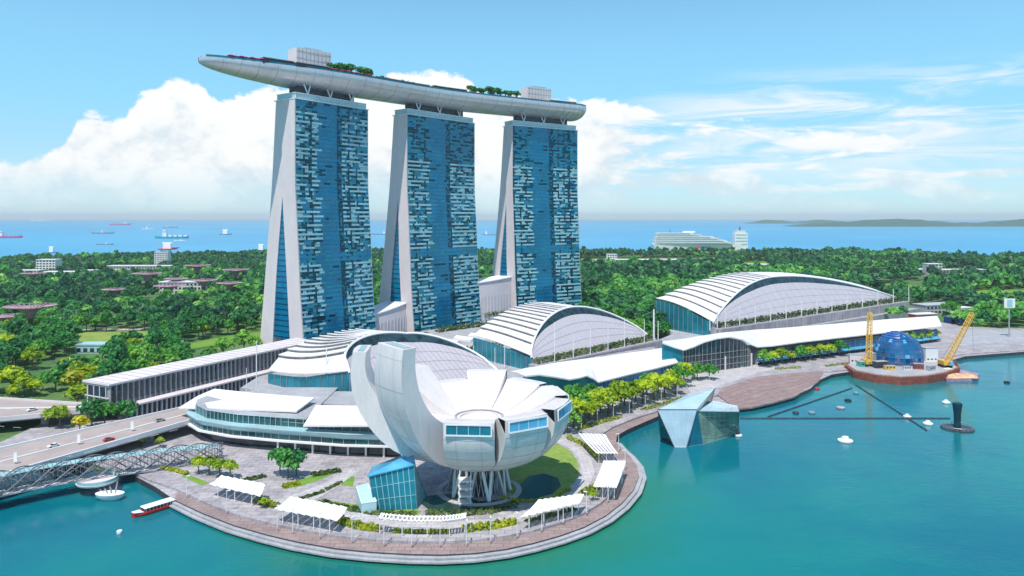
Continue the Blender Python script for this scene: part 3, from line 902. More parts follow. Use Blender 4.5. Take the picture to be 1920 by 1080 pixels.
H1 = hall('low arched hall with pale stepped roof blades directly behind the white lotus building', (-82, 378), (-7, 428), (-56, 45), 14, 22.5, 15, 20, .60, 12, .42, 9.0, pw=.50, lift=10.0)
H2 = hall('middle arched hall with stepped white roof blades and a grey sloping plate', (12, 456), (99, 546), (-38, 48), 17, 23.5, 22, 18.5, .50, 12, .38, 9.0, pw=.72)
H3 = hall('largest arched hall, farthest along the waterfront, with wide grey sloping plate', (158, 588), (400, 776), (-34, 54), 19.5, 29, 32, 18, .40, 13, .40, 9.0)

# podium the halls and towers stand on
pod_poly = [(-150, 412), (-95, 384), (-60, 378), (-30, 392), (-5, 405), (25, 432), (100, 505), (150, 565), (250, 642), (420, 770), (388, 832), (126, 646), (128, 600),
            (104, 560), (72, 606), (40, 640), (76, 730), (60, 744), (0, 688), (-32, 672), (-80, 610), (-108, 585), (-140, 530), (-150, 505), (-150, 440)]
pod = MB().prism(pod_poly, 2.1, 9.0)
tag(pod.build('podium', 'concrete_grey'), 'long grey podium terrace under the arched halls and tower feet', 'podium')
# ------------------------------------------------------------------ lotus shaped museum
LC = Vector((-12.0, 274.0))
mus = thing('lotus_museum', 'white lotus shaped building with upright petals on a ring of slanting columns', 'museum', (LC.x, LC.y, 3.0))
petals = [  # azimuth, tip radius, tip height, half width, rim thickness, outline power
    (184, 47, 55.5, 9.5, 5.5), (216, 38.5, 59.5, 11.8, 6.5), (266, 30.5, 36, 8.4, 4.8), (302, 32, 37, 8.4, 4.8), (338, 32, 37.5, 8.4, 4.8),
    (14, 31, 38, 8.4, 4.8), (50, 30, 38.5, 8.4, 4.8), (86, 29, 41.5, 8.0, 5.0), (120, 29, 38, 8.4, 4.8), (152, 33, 45, 7.6, 5.0)]
for az_, rt, ht, wmax, th in petals:
    ca, sa = math.cos(R(az_)), math.sin(R(az_))
    def PT(r, w, z):
        return (LC.x + ca * r - sa * w, LC.y + sa * r + ca * w, z)
    n = 22
    outer, inner = [], []
    tall = ht > 50
    pw = 1.0 if tall else .92
    for k in range(n + 1):
        t = k / n
        a = t * math.pi / 2
        r = 5.0 + (rt - 5.0) * math.sin(a) ** pw
        z = 14.2 + (ht - (0 if tall else 4.3) - 14.2) * (1 - math.cos(a)) ** (1.0 if not tall else 1.12)
        if tall:
            r -= 2.4 * max(0, (t - .72) / .28) ** 2
        outer.append((r, z))
        ri = 7.5 + (rt - th - 7.5) * (t if not tall else math.sin(a) ** 1.0)
        if tall:
            zi = 29.5 + (ht - 29.5) * (1 - math.cos(a)) ** 1.15
            ri -= 1.5 * max(0, (t - .72) / .28) ** 2
        else:
            zi = 29.5 + (ht - 29.5) * t ** 1.5
        inner.append((ri, zi))
    def hwid(r, z):
        k = .80 if tall else 1.0      # the two tall petals narrow towards their tips
        return min(max(r, .1) * math.tan(R(17.9)), wmax) * lerp(1.0, k, min(1, max(0, (z - 24) / (ht - 24))))
    mb = MB()
    ws = (-1, -.6, 0, .6, 1)
    bul = (0, .55, .8, .55, 0)
    mb.grid([[PT(r + b * min(1, r / 20), w * hwid(r, z), z - b * .5 * (1 - k / n)) for w, b in zip(ws, bul)] for k, (r, z) in enumerate(outer)], 0)
    mb.grid([[PT(r, w * hwid(r, z), z) for w in ws[::-1]] for r, z in inner], 0)
    for sgn in (-1, 1):
        o_ = [PT(r, sgn * hwid(r, z), z) for r, z in outer]
        i_ = [PT(r, sgn * hwid(r, z), z) for r, z in inner]
        mb.grid([o_, i_] if sgn > 0 else [i_, o_], 0)
    (ro, zo), (ri, zi) = outer[-1], inner[-1]
    if not tall:   # upright tip with the skylight set in it
        mb.grid([[PT(ro + b, w * hwid(ro, zo), zo) for w, b in zip(ws, bul)], [PT(ro - .2 + b, w * hwid(ro, zo), ht) for w, b in zip(ws, bul)]], 0)
        mb.grid([[PT(ro - .2 + b, w * hwid(ro, zo), ht) for w, b in zip(ws, bul)], [PT(ri, w * hwid(ri, zi), zi) for w in ws]], 0)
    else:
        mb.grid([[PT(ro + b, w * hwid(ro, zo), zo) for w, b in zip(ws, bul)], [PT(ri, w * hwid(ri, zi), zi) for w in ws]], 0)
    pet = mb.build('petal', 'white_shell', mus, smooth=True)
    q = MB()
    for k in range(3, n + 1, 3):
        r, z = outer[k]
        q.path([PT(r + b * min(1, r / 20) + .03, w * hwid(r, z), z - b * .5 * (1 - k / n) - .03) for w, b in zip(ws, bul)], .045, n=4)
    for w, b in ((-.5, .6), (.5, .6)):
        q.path([PT(r + b * min(1, r / 20) + .03, w * hwid(r, z), z - b * .5 * (1 - k / n)) for k, (r, z) in enumerate(outer)], .035, n=4)
    q.build('panel_seam', 'concrete_grey', pet)
    if az_ in (266, 302, 338, 14):
        q = MB(); hwt = hwid(ro, zo)
        q.quad(PT(ro + 1.0, -.86 * hwt, zo + .6), PT(ro + 1.0, .86 * hwt, zo + .6), PT(ro + .85, .86 * hwt, ht - .7), PT(ro + .85, -.86 * hwt, ht - .7))
        sk = q.build('skylight', 'glass_sky' if az_ != 266 else 'glass_teal', pet)
        q = MB()
        fr = [PT(ro + 1.05, -.9 * hwt, zo + .4), PT(ro + 1.05, .9 * hwt, zo + .4), PT(ro + .9, .9 * hwt, ht - .45), PT(ro + .9, -.9 * hwt, ht - .45)]
        for a, b in zip(fr, fr[1:] + fr[:1]):
            q.tube(a, b, .32, n=4)
        for k in range(1, 4):
            a = Vector(fr[0]).lerp(Vector(fr[1]), k / 4); b = Vector(fr[3]).lerp(Vector(fr[2]), k / 4)
            q.tube(a, b, .08, n=4)
        q.build('skylight_frame', 'white_paint', pet)
    elif tall:
        q = MB()
        q.quad(PT(ro - 1.2, -.6 * wmax, ht + .12), PT(ro - 1.2, .6 * wmax, ht + .12), PT(ri + 1.2, .6 * wmax, ht + .12), PT(ri + 1.2, -.6 * wmax, ht + .12))
        q.build('skylight', 'glass_pale', pet)
q = MB(); q.lathe((LC.x, LC.y, 0), [(8.2, 29.2), (8.2, 30.1), (7.2, 30.1), (7.2, 29.3), (4.5, 28.9), (0.05, 28.6)], 32)
q.build('roof_bowl', 'white_shell', mus)
q = MB(); q.lathe((LC.x, LC.y, 0), [(8.5, 29.9), (9.1, 30.3), (8.9, 30.5), (8.3, 30.3)], 32)
q.build('bowl_rim', 'concrete_grey', mus)
q = MB(); q.lathe((LC.x, LC.y, 0), [(0.05, 13.2), (6, 13.5), (9.5, 15.3), (9.5, 17)], 32)
q.build('bowl_soffit', 'concrete_pale', mus)
for k in range(10):
    a = R(182 + 36 * k)
    q = MB()
    for da in (-.24, .24):
        q.tube((LC.x + 11.5 * math.cos(a), LC.y + 11.5 * math.sin(a), 2.5), (LC.x + 9.0 * math.cos(a + da), LC.y + 9.0 * math.sin(a + da), 15.5), .62, .5, n=8)
    q.build('column', 'white_paint' if k % 2 else 'steel', mus)
q = MB(); q.lathe((LC.x, LC.y, 0), [(6.6, 3), (6.6, 14.5)], 24)
q.build('core_glazing', 'glass_dark', mus)
q = MB()
for k in range(24):
    a = 2 * math.pi * k / 24
    q.tube((LC.x + 6.75 * math.cos(a), LC.y + 6.75 * math.sin(a), 3), (LC.x + 6.75 * math.cos(a + .25), LC.y + 6.75 * math.sin(a + .25), 14.4), .13, n=4)
    q.tube((LC.x + 6.75 * math.cos(a), LC.y + 6.75 * math.sin(a), 3), (LC.x + 6.75 * math.cos(a - .25), LC.y + 6.75 * math.sin(a - .25), 14.4), .13, n=4)
q.build('core_lattice', 'white_paint', mus)
q = MB(); b0 = V(872, 930, 262)
for k, z in enumerate((3.0, 5.6, 8.2, 10.8)):
    q.box((b0.x, b0.y, z), (4.6, 4.6, .5), .2)
    for dx_, dy_ in ((-2, -2), (2, -2), (2, 2), (-2, 2)):
        q.tube((b0.x + dx_, b0.y + dy_, z + .5), (b0.x + dx_, b0.y + dy_, z + 2.7), .22, n=4)
q.build('stair_tower', 'white_paint', mus)
q = MB(); q.lathe((LC.x, LC.y, 0), [(13.5, 2.6), (13.5, 3.3), (15.6, 3.3), (15.6, 2.6)], 40)
q.build('plinth', 'paving_pale', mus)

# glass lobby that slides under the lotus, and its low glass wedge
gp = thing('glass_lobby', 'blue glass lobby with tilted roof beside the lotus building columns', 'lobby', (*G(745, 925)[:2], 3))
p_ = [V(703, 948, 254), V(782, 946, 256), V(800, 915, 268), V(728, 915, 270)]
tp = [V(692, 893, 254.5), V(776, 872, 257), V(770, 850, 268), V(700, 876, 270)]
p_ = [Vector((p.x, p.y, 3.0)) for p in p_]
q = MB()
for i in range(4):
    j = (i + 1) % 4
    q.quad(p_[i], p_[j], tp[j], tp[i])
q.build('glass_wall', 'glass_teal', gp)
q = MB()
up = Vector((0, 0, .35))
ex = [t + (t - sum((x for x in tp), Vector()) / 4).normalized() * .8 for t in tp]
q.hexa([e - up * .2 for e in ex] + [e + up for e in ex])
q.build('glass_roof', 'glass_sky', gp)
q = MB()
for i in range(4):
    j = (i + 1) % 4
    for k in range(9):
        a, b = p_[i].lerp(p_[j], k / 8), tp[i].lerp(tp[j], k / 8)
        q.tube(a, b, .14, n=4)
    for h in (.33, .66):
        q.tube(p_[i].lerp(tp[i], h), p_[j].lerp(tp[j], h), .1, n=4)
q.build('glass_wall_frame', 'glass_light', gp)
gw = thing('glass_wedge', 'small pale blue glass wedge beside the glass lobby of the lotus building', 'canopy', (*G(688, 935)[:2], 3))
a, b, c, d = V(668, 912, 258), V(690, 906, 259), V(706, 940, 253), V(678, 944, 252.5)
q = MB().hexa([(c.x, c.y, 3), (d.x, d.y, 3), (a.x, a.y, 3), (b.x, b.y, 3), c, d, a, b])
q.build('glass_panel', 'glass_pale', gw)
q = MB()
for s, t in ((a, b), (b, c), (c, d), (d, a)): q.tube(s, t, .12, n=4)
for k in (1, 2, 3): q.tube(a.lerp(d, k / 4), b.lerp(c, k / 4), .08, n=4)
q.build('frame', 'white_paint', gw)

# ------------------------------------------------------------------ curved glass mall end with white roofs
ml = thing('glass_mall', 'low curved mall building with teal glass bands and flat white roofs behind the lotus building', 'mall', (-100, 345, 3))
front = [(-38, 309), (-70, 311.5), (-100, 318.5), (-122, 324.5), (-139, 333), (-148, 343), (-151, 353), (-149, 362)]
backp = [(-120, 380), (-80, 378), (-42, 350)]
def inset(pts, d):
    c = Vector((-92, 346))
    return [tuple(Vector(p) + (c - Vector(p)).normalized() * d) for p in pts]
q = MB().prism(inset(front, 5) + inset(backp, 2), 2.9, 7.6); q.build('ground_floor', 'glass_dark', ml)
q = MB().prism(inset(front, -1.0) + backp, 7.6, 8.3); q.build('floor_slab', 'white_paint', ml)
q = MB().prism(inset(front, .8) + inset(backp, .8), 8.3, 10.6); q.build('lower_glazing', 'glass_mall', ml)
def band(z0, z1, d0, d1, name, m, n=6):
    qq = MB()
    pts = []
    for a, b in zip(front, front[1:]):
        for k in range(n): pts.append(Vector(a).lerp(Vector(b), k / n))
    pts.append(Vector(front[-1]))
    lo_, hi_ = inset([tuple(p) for p in pts], d0), inset([tuple(p) for p in pts], d1)
    qq.grid([[(*x, z0), (*y, z1)] for x, y in zip(lo_, hi_)])
    qq.build(name, m, ml)
    return lo_, hi_
l1, h1 = band(10.6, 12.9, .8, -1.6, 'glass_awning', 'glass_light')
q = MB().prism(inset(front, -1.5) + inset(backp, .5), 12.9, 13.2); q.build('ledge', 'glass_pale', ml)
q = MB().prism(inset(front[:3], 2.8) + [(-88, 352)] + inset(backp[1:], 2), 13.2, 15.2, 0, 1); q.build('upper_glazing', ['glass_mall', 'concrete_grey'], ml)
q = MB().prism([(-88, 319)] + inset(front[3:], 2.8) + inset(backp[:1], 2) + [(-88, 378)], 13.2, 17.0, 0, 1); q.build('upper_glazing', ['glass_mall', 'concrete_grey'], ml)
q = MB()
for k, (x, y) in enumerate(zip(l1, h1)):
    q.tube((*x, 8.3), (*x, 10.6), .13, n=4); q.tube((*x, 10.6), (*y, 12.9), .1, n=4)
pts = inset([tuple(Vector(a).lerp(Vector(b), k / 8)) for a, b in zip(front, front[1:]) for k in range(8)], 2.6)
for p in pts: q.tube((*p, 13.2), (*p, 17.2), .13, n=4)
q.path([(*x, 10.5) for x in l1], .1, n=4); q.path([(*p, 17.0) for p in pts], .1, n=4); q.path([(*x, 13.0) for x in h1], .1, n=4); q.path([(*p, 13.3) for p in pts], .1, n=4); q.tube((*pts[0], 13.3), (*h1[0], 13.0), .1, n=4)
q.build('mullion', 'glass_pale', ml)
for k in range(9):
    p = Vector(front[0]).lerp(Vector(front[2]), k / 8) if k < 9 else None
    MB().tube((p.x, p.y + .4, 3), (p.x, p.y + .4, 7.6), .45, n=8).build('column', 'white_paint', ml)
# the two white roof sheets
ra = [V(335, 772, 352), V(395, 766, 336), V(480, 768, 331), V(556, 770, 327), V(590, 742, 345), V(470, 734, 357), V(402, 727, 366), V(370, 745, 362)]
q = MB()
zc = 18.0
ra = [Vector((p.x, p.y, lerp(p.z, zc, .3))) for p in ra]
q.hexa  # noqa
n_ = len(ra)
q.add([tuple(p) for p in ra] + [(p.x, p.y, p.z - .7) for p in ra], [tuple(range(n_)), tuple(range(2 * n_ - 1, n_ - 1, -1))] + [(i, n_ + i, n_ + (i + 1) % n_, (i + 1) % n_) for i in range(n_)])
q.build('long_roof', 'white_roof', ml)
rb = [V(569, 800, 313), V(700, 800, 307), V(760, 800, 306), V(740, 764, 330), V(592, 762, 332)]
rb = [Vector((p.x, p.y, p.z + .6)) for p in rb]
q = MB(); n_ = len(rb)
q.add([tuple(p) for p in rb] + [(p.x, p.y, p.z - .7) for p in rb], [tuple(range(n_)), tuple(range(2 * n_ - 1, n_ - 1, -1))] + [(i, n_ + i, n_ + (i + 1) % n_, (i + 1) % n_) for i in range(n_)])
q.build('short_roof', 'white_roof', ml)
q = MB().prism([(-118, 372), (-60, 371), (-40, 352), (-52, 338), (-80, 345), (-112, 352)], 13, 16.6)
q.build('roof_plant', 'concrete_grey', ml)

# ------------------------------------------------------------------ waterfront shops with wavy white roofs
def strip_roof(root, fr, bk, th, name, m='white_roof'):
    MB().plate([[Vector(a), (Vector(a) * .5 + Vector(b) * .5) + Vector((0, 0, .7)), Vector(b)] for a, b in zip(fr, bk)], th).build(name, m, root)
def shops(label, pl0, pl1, fpx, bpx_line, bpx, hgt_wall, wall_range, fins, group='waterfront shop rows'):
    root = thing('shop_row', label, 'shops', (*((Vector(pl0) + Vector(pl1)) / 2), 3), 0, group)
    fr = [on_line(pl0, pl1, x, y) for x, y in fpx]
    bk = [on_line(bpx_line[0], bpx_line[1], x, y) for x, y in bpx]
    strip_roof(root, fr, bk, .7, 'wavy_roof')
    d = (Vector(pl1) - Vector(pl0)).normalized(); nb = Vector((-d.y, d.x))
    w0, w1 = wall_range
    q = MB(); mu = MB(); aw = MB()
    N = fins
    P0, P1 = [on_line(pl0, pl1, x, 700) for x in (w0, w1)]
    tops = []
    for k in range(N + 1):
        p = Vector(P0[:2]).lerp(Vector(P1[:2]), k / N) + nb * 2.2
        z = hgt_wall
        tops.append((p, z))
        mu.tube((p.x - nb.x * .2, p.y - nb.y * .2, 3), (p.x - nb.x * .2, p.y - nb.y * .2, z), .16, n=4)
    q.grid([[(p.x, p.y, 3), (p.x, p.y, 6.2), (p.x, p.y, z)] for p, z in tops], 0)
    q.build('shopfront', 'glass_dark', root)
    MB().grid([[(p.x - nb.x * .12, p.y - nb.y * .12, 7.0), (p.x - nb.x * .12, p.y - nb.y * .12, z - 1.2)] for p, z in tops]).build('upper_glazing', 'glass_blue', root)
    aw.plate([[(p.x - nb.x * 4.0, p.y - nb.y * 4.0, 6.0), (p.x, p.y, 6.8)] for p, z in tops], .3).build('awning', 'glass_sky', root)
    for h_ in (0, 1):
        mu.path([(p.x - nb.x * .2, p.y - nb.y * .2, 3.1 if h_ else z) for p, z in tops], .12, n=4)
    mu.build('mullion', 'steel', root)
    # body behind
    a, b = tops[0][0], tops[-1][0]
    q = MB().prism([tuple(a + nb * .5), tuple(b + nb * .5), tuple(b + nb * 24), tuple(a + nb * 24)], 3, hgt_wall - 1.0)
    q.build('rear_wall', 'concrete_grey', root)
    return root, fr, bk, nb
S2, fr2, bk2, nb2 = shops('nearer waterfront shop row with wavy white roof above yellow-green trees', (8, 372), (104, 462),
    [(985, 705), (1010, 702), (1040, 706), (1068, 711), (1085, 708), (1100, 704), (1112, 709), (1122, 716), (1150, 709), (1190, 699), (1230, 690), (1272, 679)],
    ((-22, 405), (98, 500)), [(955, 697), (985, 690), (1010, 686), (1035, 681), (1055, 678), (1070, 676), (1085, 674), (1100, 672), (1130, 669), (1165, 663), (1205, 658), (1245, 652)],
    13.0, (1110, 1268), 22)
# front of the scalloped end
S3, fr3, bk3, nb3 = shops('farther waterfront shop row with long white roof rising over a tall arched entrance', (98, 466), (350, 606),
    [(1243, 643), (1262, 650), (1282, 656), (1300, 650), (1320, 641), (1345, 634), (1370, 631), (1392, 636), (1408, 645), (1420, 650), (1450, 648), (1500, 641), (1580, 632), (1660, 623), (1766, 611)],
    ((96, 512), (352, 640)), [(1246, 640), (1275, 636), (1300, 632), (1325, 628), (1350, 624), (1372, 622), (1395, 620), (1415, 618), (1435, 617), (1450, 616), (1490, 613), (1540, 609), (1600, 604), (1670, 598), (1757, 592)],
    12.5, (1424, 1762), 34)
# arched entrance glazing of the farther row
q = MB(); mu = MB()
ar = [(1284, 657), (1300, 651), (1320, 642), (1345, 635), (1370, 632), (1392, 637), (1404, 645), (1410, 655)]
ap = [on_line((98, 466), (350, 606), x, y + 2) + Vector((nb3.x, nb3.y, 0)) * 1.5 for x, y in ar]
fine_ = [ap[i].lerp(ap[i + 1], k / 3) for i in range(len(ap) - 1) for k in range(3)] + [ap[-1]]
q.grid([[(p.x, p.y, 3.0), tuple(p)] for p in fine_])
q.build('entrance_glazing', 'glass_dark', S3)
for p in fine_: mu.tube((p.x - nb3.x * .2, p.y - nb3.y * .2, 3), (p.x - nb3.x * .2, p.y - nb3.y * .2, p.z), .17, n=4)
for h in (6.5, 10.5, 14.5):
    ins = [p for p in fine_ if p.z > h]
    if len(ins) > 1: mu.path([(p.x - nb3.x * .25, p.y - nb3.y * .25, h) for p in (ins[0], ins[-1])], .16, n=4)
mu.build('entrance_frame', 'steel', S3)
for x in (1360, 1409):
    p = on_line((98, 466), (350, 606), x, 690)
    MB().tube((p.x, p.y, 3), (p.x, p.y, 12), .6, n=8).build('column', 'concrete_pale', S3)
# glass end below the notch of the farther roof
q = MB()
q.grid([[(p.x, p.y, 3), (p.x, p.y, p.z - .6)] for p in (fr3[0] + Vector((nb3.x, nb3.y, 0)), fr3[1] + Vector((nb3.x, nb3.y, 0)), fr3[2] + Vector((nb3.x, nb3.y, 0)))])
q.build('end_glazing', 'glass_teal', S3)
# curved glass end of the nearer row
q = MB()
q.grid([[(p.x + nb2.x * 1.5, p.y + nb2.y * 1.5, 3), (p.x + nb2.x * 1.5, p.y + nb2.y * 1.5, p.z - .6)] for p in fr2[:8]])
q.build('end_glazing', 'glass_teal', S2)

# grey service deck with railing between halls and shops
sd = thing('roof_terrace', 'grey roof terrace with parapet between the middle hall and the nearer shop row', 'terrace', (40, 460, 9))
t_f = [V(x, y, Y) for x, y, Y in ((1000, 712, 402), (1060, 694, 430), (1140, 675, 462), (1240, 650, 500))]
t_b = [V(x, y, Y) for x, y, Y in ((985, 694, 425), (1040, 681, 450), (1120, 664, 480), (1225, 641, 515))]
MB().plate([[Vector((a.x, a.y, 14.0)), Vector((b.x, b.y, 14.0))] for a, b in zip(t_f, t_b)], 4.5).build('deck', 'paving', sd)
MB().path([(a.x, a.y, 15.0) for a in t_f], .3, n=4).build('parapet', 'white_paint', sd)

# ------------------------------------------------------------------ crystal pavilion on the water
cp = thing('crystal_pavilion', 'faceted glass crystal pavilion standing in the bay beside the boardwalk', 'pavilion', (90, 345, 0))
A1, A2 = V(1233, 768, 336), V(1307, 768, 336)
B1, B2 = Vector((V(1265, 838, 335).x, 335, 0)), Vector((V(1287, 838, 335).x, 335, 0))
C1, C2 = V(1288, 740, 368), V(1341, 728, 374)
D1 = Vector((V(1238, 822, 348).x, 348, 0)); D2 = Vector((V(1320, 812, 365).x, 365, 0))
def faceted(name, polys, m, frame_m, parent, nfr=7):
    q = MB(); fr = MB()
    for p in polys:
        q.add([tuple(v) for v in p], [tuple(range(len(p)))])
        k = len(p)
        for i in range(k): fr.tube(p[i], p[(i + 1) % k], .16, n=4)
        if k == 4:
            for s in range(1, nfr): fr.tube(p[0].lerp(p[1], s / nfr), p[3].lerp(p[2], s / nfr), .06, n=3)
            for s in range(1, nfr - 2): fr.tube(p[0].lerp(p[3], s / (nfr - 2)), p[1].lerp(p[2], s / (nfr - 2)), .06, n=3)
    o = q.build(name, m, parent)
    fr.build('frame', frame_m, o)
    return o
faceted('front_facet', [[A1, A2, B2, B1]], 'glass_crystal', 'white_paint', cp, 6)
faceted('roof_facet', [[A1, A2, C2, C1]], 'glass_crystal', 'white_paint', cp, 8)
faceted('shaded_facet', [[A1, B1, D1, C1]], 'glass_dark', 'steel', cp, 6)  # side turned from the sun: its shade is put into darker glass
faceted('rear_facet', [[C2, C1, D1, D2], [A2, B2, D2, C2]], 'glass_green', 'steel', cp, 6)
E1, E2 = V(1310, 771, 340), V(1386, 772, 346)
E3, E4 = V(1384, 762, 362), V(1338, 752, 366)
Gq = [Vector((V(1288, 838, 336).x, 336, 0)), Vector((V(1318, 836, 339).x, 339, 0)), Vector((V(1384, 814, 355).x, 355, 0)), Vector((V(1330, 808, 366).x, 366, 0))]
faceted('green_facet', [[E1, E2, Gq[2], Gq[1]], [E2, E3, Gq[3], Gq[2]]], 'glass_green', 'steel', cp, 8)
faceted('lower_roof_facet', [[E1, E2, E3, E4]], 'glass_crystal', 'white_paint', cp, 7)
faceted('corner_facet', [[A2, E1, Gq[1], Gq[0]]], 'glass_teal', 'steel', cp, 4)

# ------------------------------------------------------------------ glass dome pavilion and its building site
dc = Vector((262.0, 507.0)); dr = 15.6
dm = thing('glass_dome', 'round blue glass dome pavilion on the waterfront building site', 'dome', (*dc, 2))
nseg, nrow = 32, 12
q = MB()
zc = 9.5
for i in range(nrow):
    e0, e1 = R(-28 + (118) * i / nrow), R(-28 + 118 * (i + 1) / nrow)
    for k in range(nseg):
        a0, a1 = 2 * math.pi * k / nseg, 2 * math.pi * (k + 1) / nseg
        pp = [(dc.x + dr * math.cos(e) * math.cos(a), dc.y + dr * math.cos(e) * math.sin(a), zc + dr * math.sin(e)) for e, a in ((e0, a0), (e0, a1), (e1, a1), (e1, a0))]
        ang = math.degrees(a0) % 360
        rr_ = random.random()
        q.add(pp, [(0, 1, 2, 3)], 0 if rr_ < .72 else (1 if rr_ < .9 else 2))
q.build('glass_shell', ['glass_dome', 'glass_blue', 'glass_sky'], dm)
q = MB()
for k in range(nseg):
    a = 2 * math.pi * k / nseg
    q.path([(dc.x + (dr + .08) * math.cos(R(e)) * math.cos(a), dc.y + (dr + .08) * math.cos(R(e)) * math.sin(a), zc + (dr + .08) * math.sin(R(e))) for e in range(-28, 91, 10)], .11, n=4)
for e in range(-20, 90, 11):
    rr_ = (dr + .1) * math.cos(R(e))
    q.path([(dc.x + rr_ * math.cos(2 * math.pi * k / 40), dc.y + rr_ * math.sin(2 * math.pi * k / 40), zc + (dr + .1) * math.sin(R(e))) for k in range(41)], .13, n=4)
q.build('rib', 'blue_paint', dm)
q = MB()
for k in range(3):
    e0 = 52 + k * 9
    q.lathe((dc.x, dc.y, zc), [((dr + .5) * math.cos(R(e0)), (dr + .5) * math.sin(R(e0))), ((dr + .9) * math.cos(R(e0 + 4)), (dr + .9) * math.sin(R(e0 + 4)))], 40, a0=R(60), a1=R(250))
q.build('sunshade', 'blue_paint', dm)
pf = thing('site_platform', 'round work platform with rusty red rim under the glass dome', 'platform', (*dc, 0))
rim = PG([(1583, 692), (1600, 704), (1640, 712), (1690, 717), (1740, 714), (1775, 708), (1800, 698), (1790, 684), (1740, 672), (1650, 672), (1600, 682)], 1.8)
MB().prism(rim, -1, 4.6).build('rim', 'rust_red', pf)
MB().prism(inset_ := [tuple(Vector(p).lerp(Vector((262, 500)), .06)) for p in rim], 4.6, 4.9).build('deck', 'concrete_grey', pf)
q = MB()
for i in range(len(rim)):
    a, b = Vector(rim[i]), Vector(rim[(i + 1) % len(rim)])
    for k in range(6):
        p = a.lerp(b, k / 6); q.tube((p.x, p.y, 4.6), (p.x, p.y, 5.9), .09, n=4)
    q.tube((a.x, a.y, 5.8), (b.x, b.y, 5.8), .08, n=4)
q.build('railing', 'orange_sand', pf)
def site_box(px, py, Y, size, m, label, name, cat, rz=.3):
    p = V(px, py, Y); r = thing(name, label, cat, (p.x, p.y, 4.9), rz)
    q = MB().box((p.x, p.y, 4.9), size, rz); q.build('body', m, r)
    q = MB().box((p.x, p.y, 4.9 + size[2]), (size[0] * 1.04, size[1] * 1.06, .25), rz); q.build('roof', 'concrete_grey', r)
    q = MB()
    for k in (-.3, .0, .3):
        q.box((p.x + math.cos(rz) * size[0] * k + math.sin(rz) * (size[1] / 2 + .03), p.y + math.sin(rz) * size[0] * k - math.cos(rz) * (size[1] / 2 + .03), 6.0), (size[0] * .16, .06, .9), rz)
    q.build('window', 'glass_dark', r)
    return r
site_box(1620, 688, 494, (9, 4, 3.0), 'green_paint', 'small green site cabin on the work platform by the dome', 'site_cabin', 'cabin')
site_box(1604, 680, 505, (8, 4, 5.5), 'concrete_pale', 'pale two storey site cabin beside the upright yellow crane', 'site_cabin', 'cabin', -.2)
site_box(1742, 672, 512, (9, 6, 9.0), 'white_paint', 'white boxy site office standing against the glass dome', 'site_office', 'cabin', .1)
site_box(1668, 702, 482, (7, 3, 2.4), 'yellow_paint', 'yellow container at the front rail of the work platform', 'container', 'container', .0)
site_box(1745, 702, 480, (6, 3, 2.8), 'steel', 'grey container on the work platform beside the slanting crane', 'container', 'container', .5)
site_box(1650, 695, 488, (8, 4, 4.2), 'steel_dark', 'dark plant container beside the green site cabin', 'container', 'container', .2)
site_box(1722, 699, 484, (6, 3, 3.4), 'rust_red', 'rusty container in front of the dome on the work platform', 'container', 'container', -.3)
site_box(1640, 676, 508, (7, 5, 6.0), 'concrete_grey', 'grey site cabin between upright crane and dome', 'site_cabin', 'cabin', .4)
site_box(1700, 704, 481, (5, 2.6, 2.2), 'concrete_pale', 'pale low container at the middle of the front rail', 'container', 'container', .1)
def lattice(q, a, b, w0, w1, n, r):
    a, b = Vector(a), Vector(b); d = (b - a).normalized(); u = d.orthogonal().normalized(); v = d.cross(u)
    prev = None
    for i in range(n + 1):
        t = i / n; c = a.lerp(b, t); w = lerp(w0, w1, t) / 2
        cur = [c + u * w + v * w, c - u * w + v * w, c - u * w - v * w, c + u * w - v * w]
        if prev:
            for k in range(4):
                q.tube(prev[k], cur[k], r, n=4); q.tube(prev[k], cur[(k + 1) % 4], r * .7, n=3)
        for k in range(4): q.tube(cur[k], cur[(k + 1) % 4], r * .7, n=3)
        prev = cur
def crane(label, base, foot_z, tip, w):
    r = thing('crawler_crane', label, 'crane', (base[0], base[1], foot_z), 0)
    b = Vector((base[0], base[1], foot_z))
    q = MB(); q.box((b.x - 2.2, b.y, b.z), (1.5, 7, 1.6)); q.box((b.x + 2.2, b.y, b.z), (1.5, 7, 1.6)); q.build('crawler_track', 'black_rubber', r)
    q = MB(); q.box((b.x, b.y + 1, b.z + 1.6), (4.6, 7.5, 2.6)); q.build('machine_house', 'yellow_paint', r)
    q = MB(); q.box((b.x + 1.9, b.y - 3.2, b.z + 1.7), (1.5, 2.0, 2.2)); q.build('cab', 'glass_sky', r)
    q = MB(); lattice(q, (b.x, b.y - 1.5, b.z + 2.5), tip, w, w * .8, 16, .22); q.build('boom', 'yellow_paint', r)
    q = MB(); q.tube(tip, (b.x, b.y + 4.5, b.z + 4), .09, n=4); q.tube(tip, (tip[0] + .3, tip[1] - .6, b.z + 8), .07, n=4); q.build('hoist_cable', 'steel_dark', r)
    return r
t_ = V(1631, 586, 503)
crane('yellow crane with upright lattice boom on the platform, before the dome', G(1627, 686, 4.9)[:2], 4.9, t_, 3.0)
t_ = V(1823, 588, 505)
crane('yellow crane with long boom leaning away from the glass dome', G(1772, 688, 4.9)[:2], 4.9, t_, 3.0)
bg_ = thing('work_barge', 'flat barge carrying orange sand moored off the dome platform', 'barge', (*G(1800, 712, 0)[:2], 0))
hp = PG([(1765, 706), (1775, 716), (1832, 714), (1836, 706), (1800, 698), (1778, 698)], 0)
MB().prism(hp, -.5, 1.8).build('hull', 'pink_steel', bg_)
q = MB()
for k in range(5):
    p = G(1785 + k * 9, 707 - k % 2 * 2, 1.8); q.lathe((p.x, p.y, 1.8), [(4.2, 0), (2.5, 1.2), (.05, 2.0)], 10)
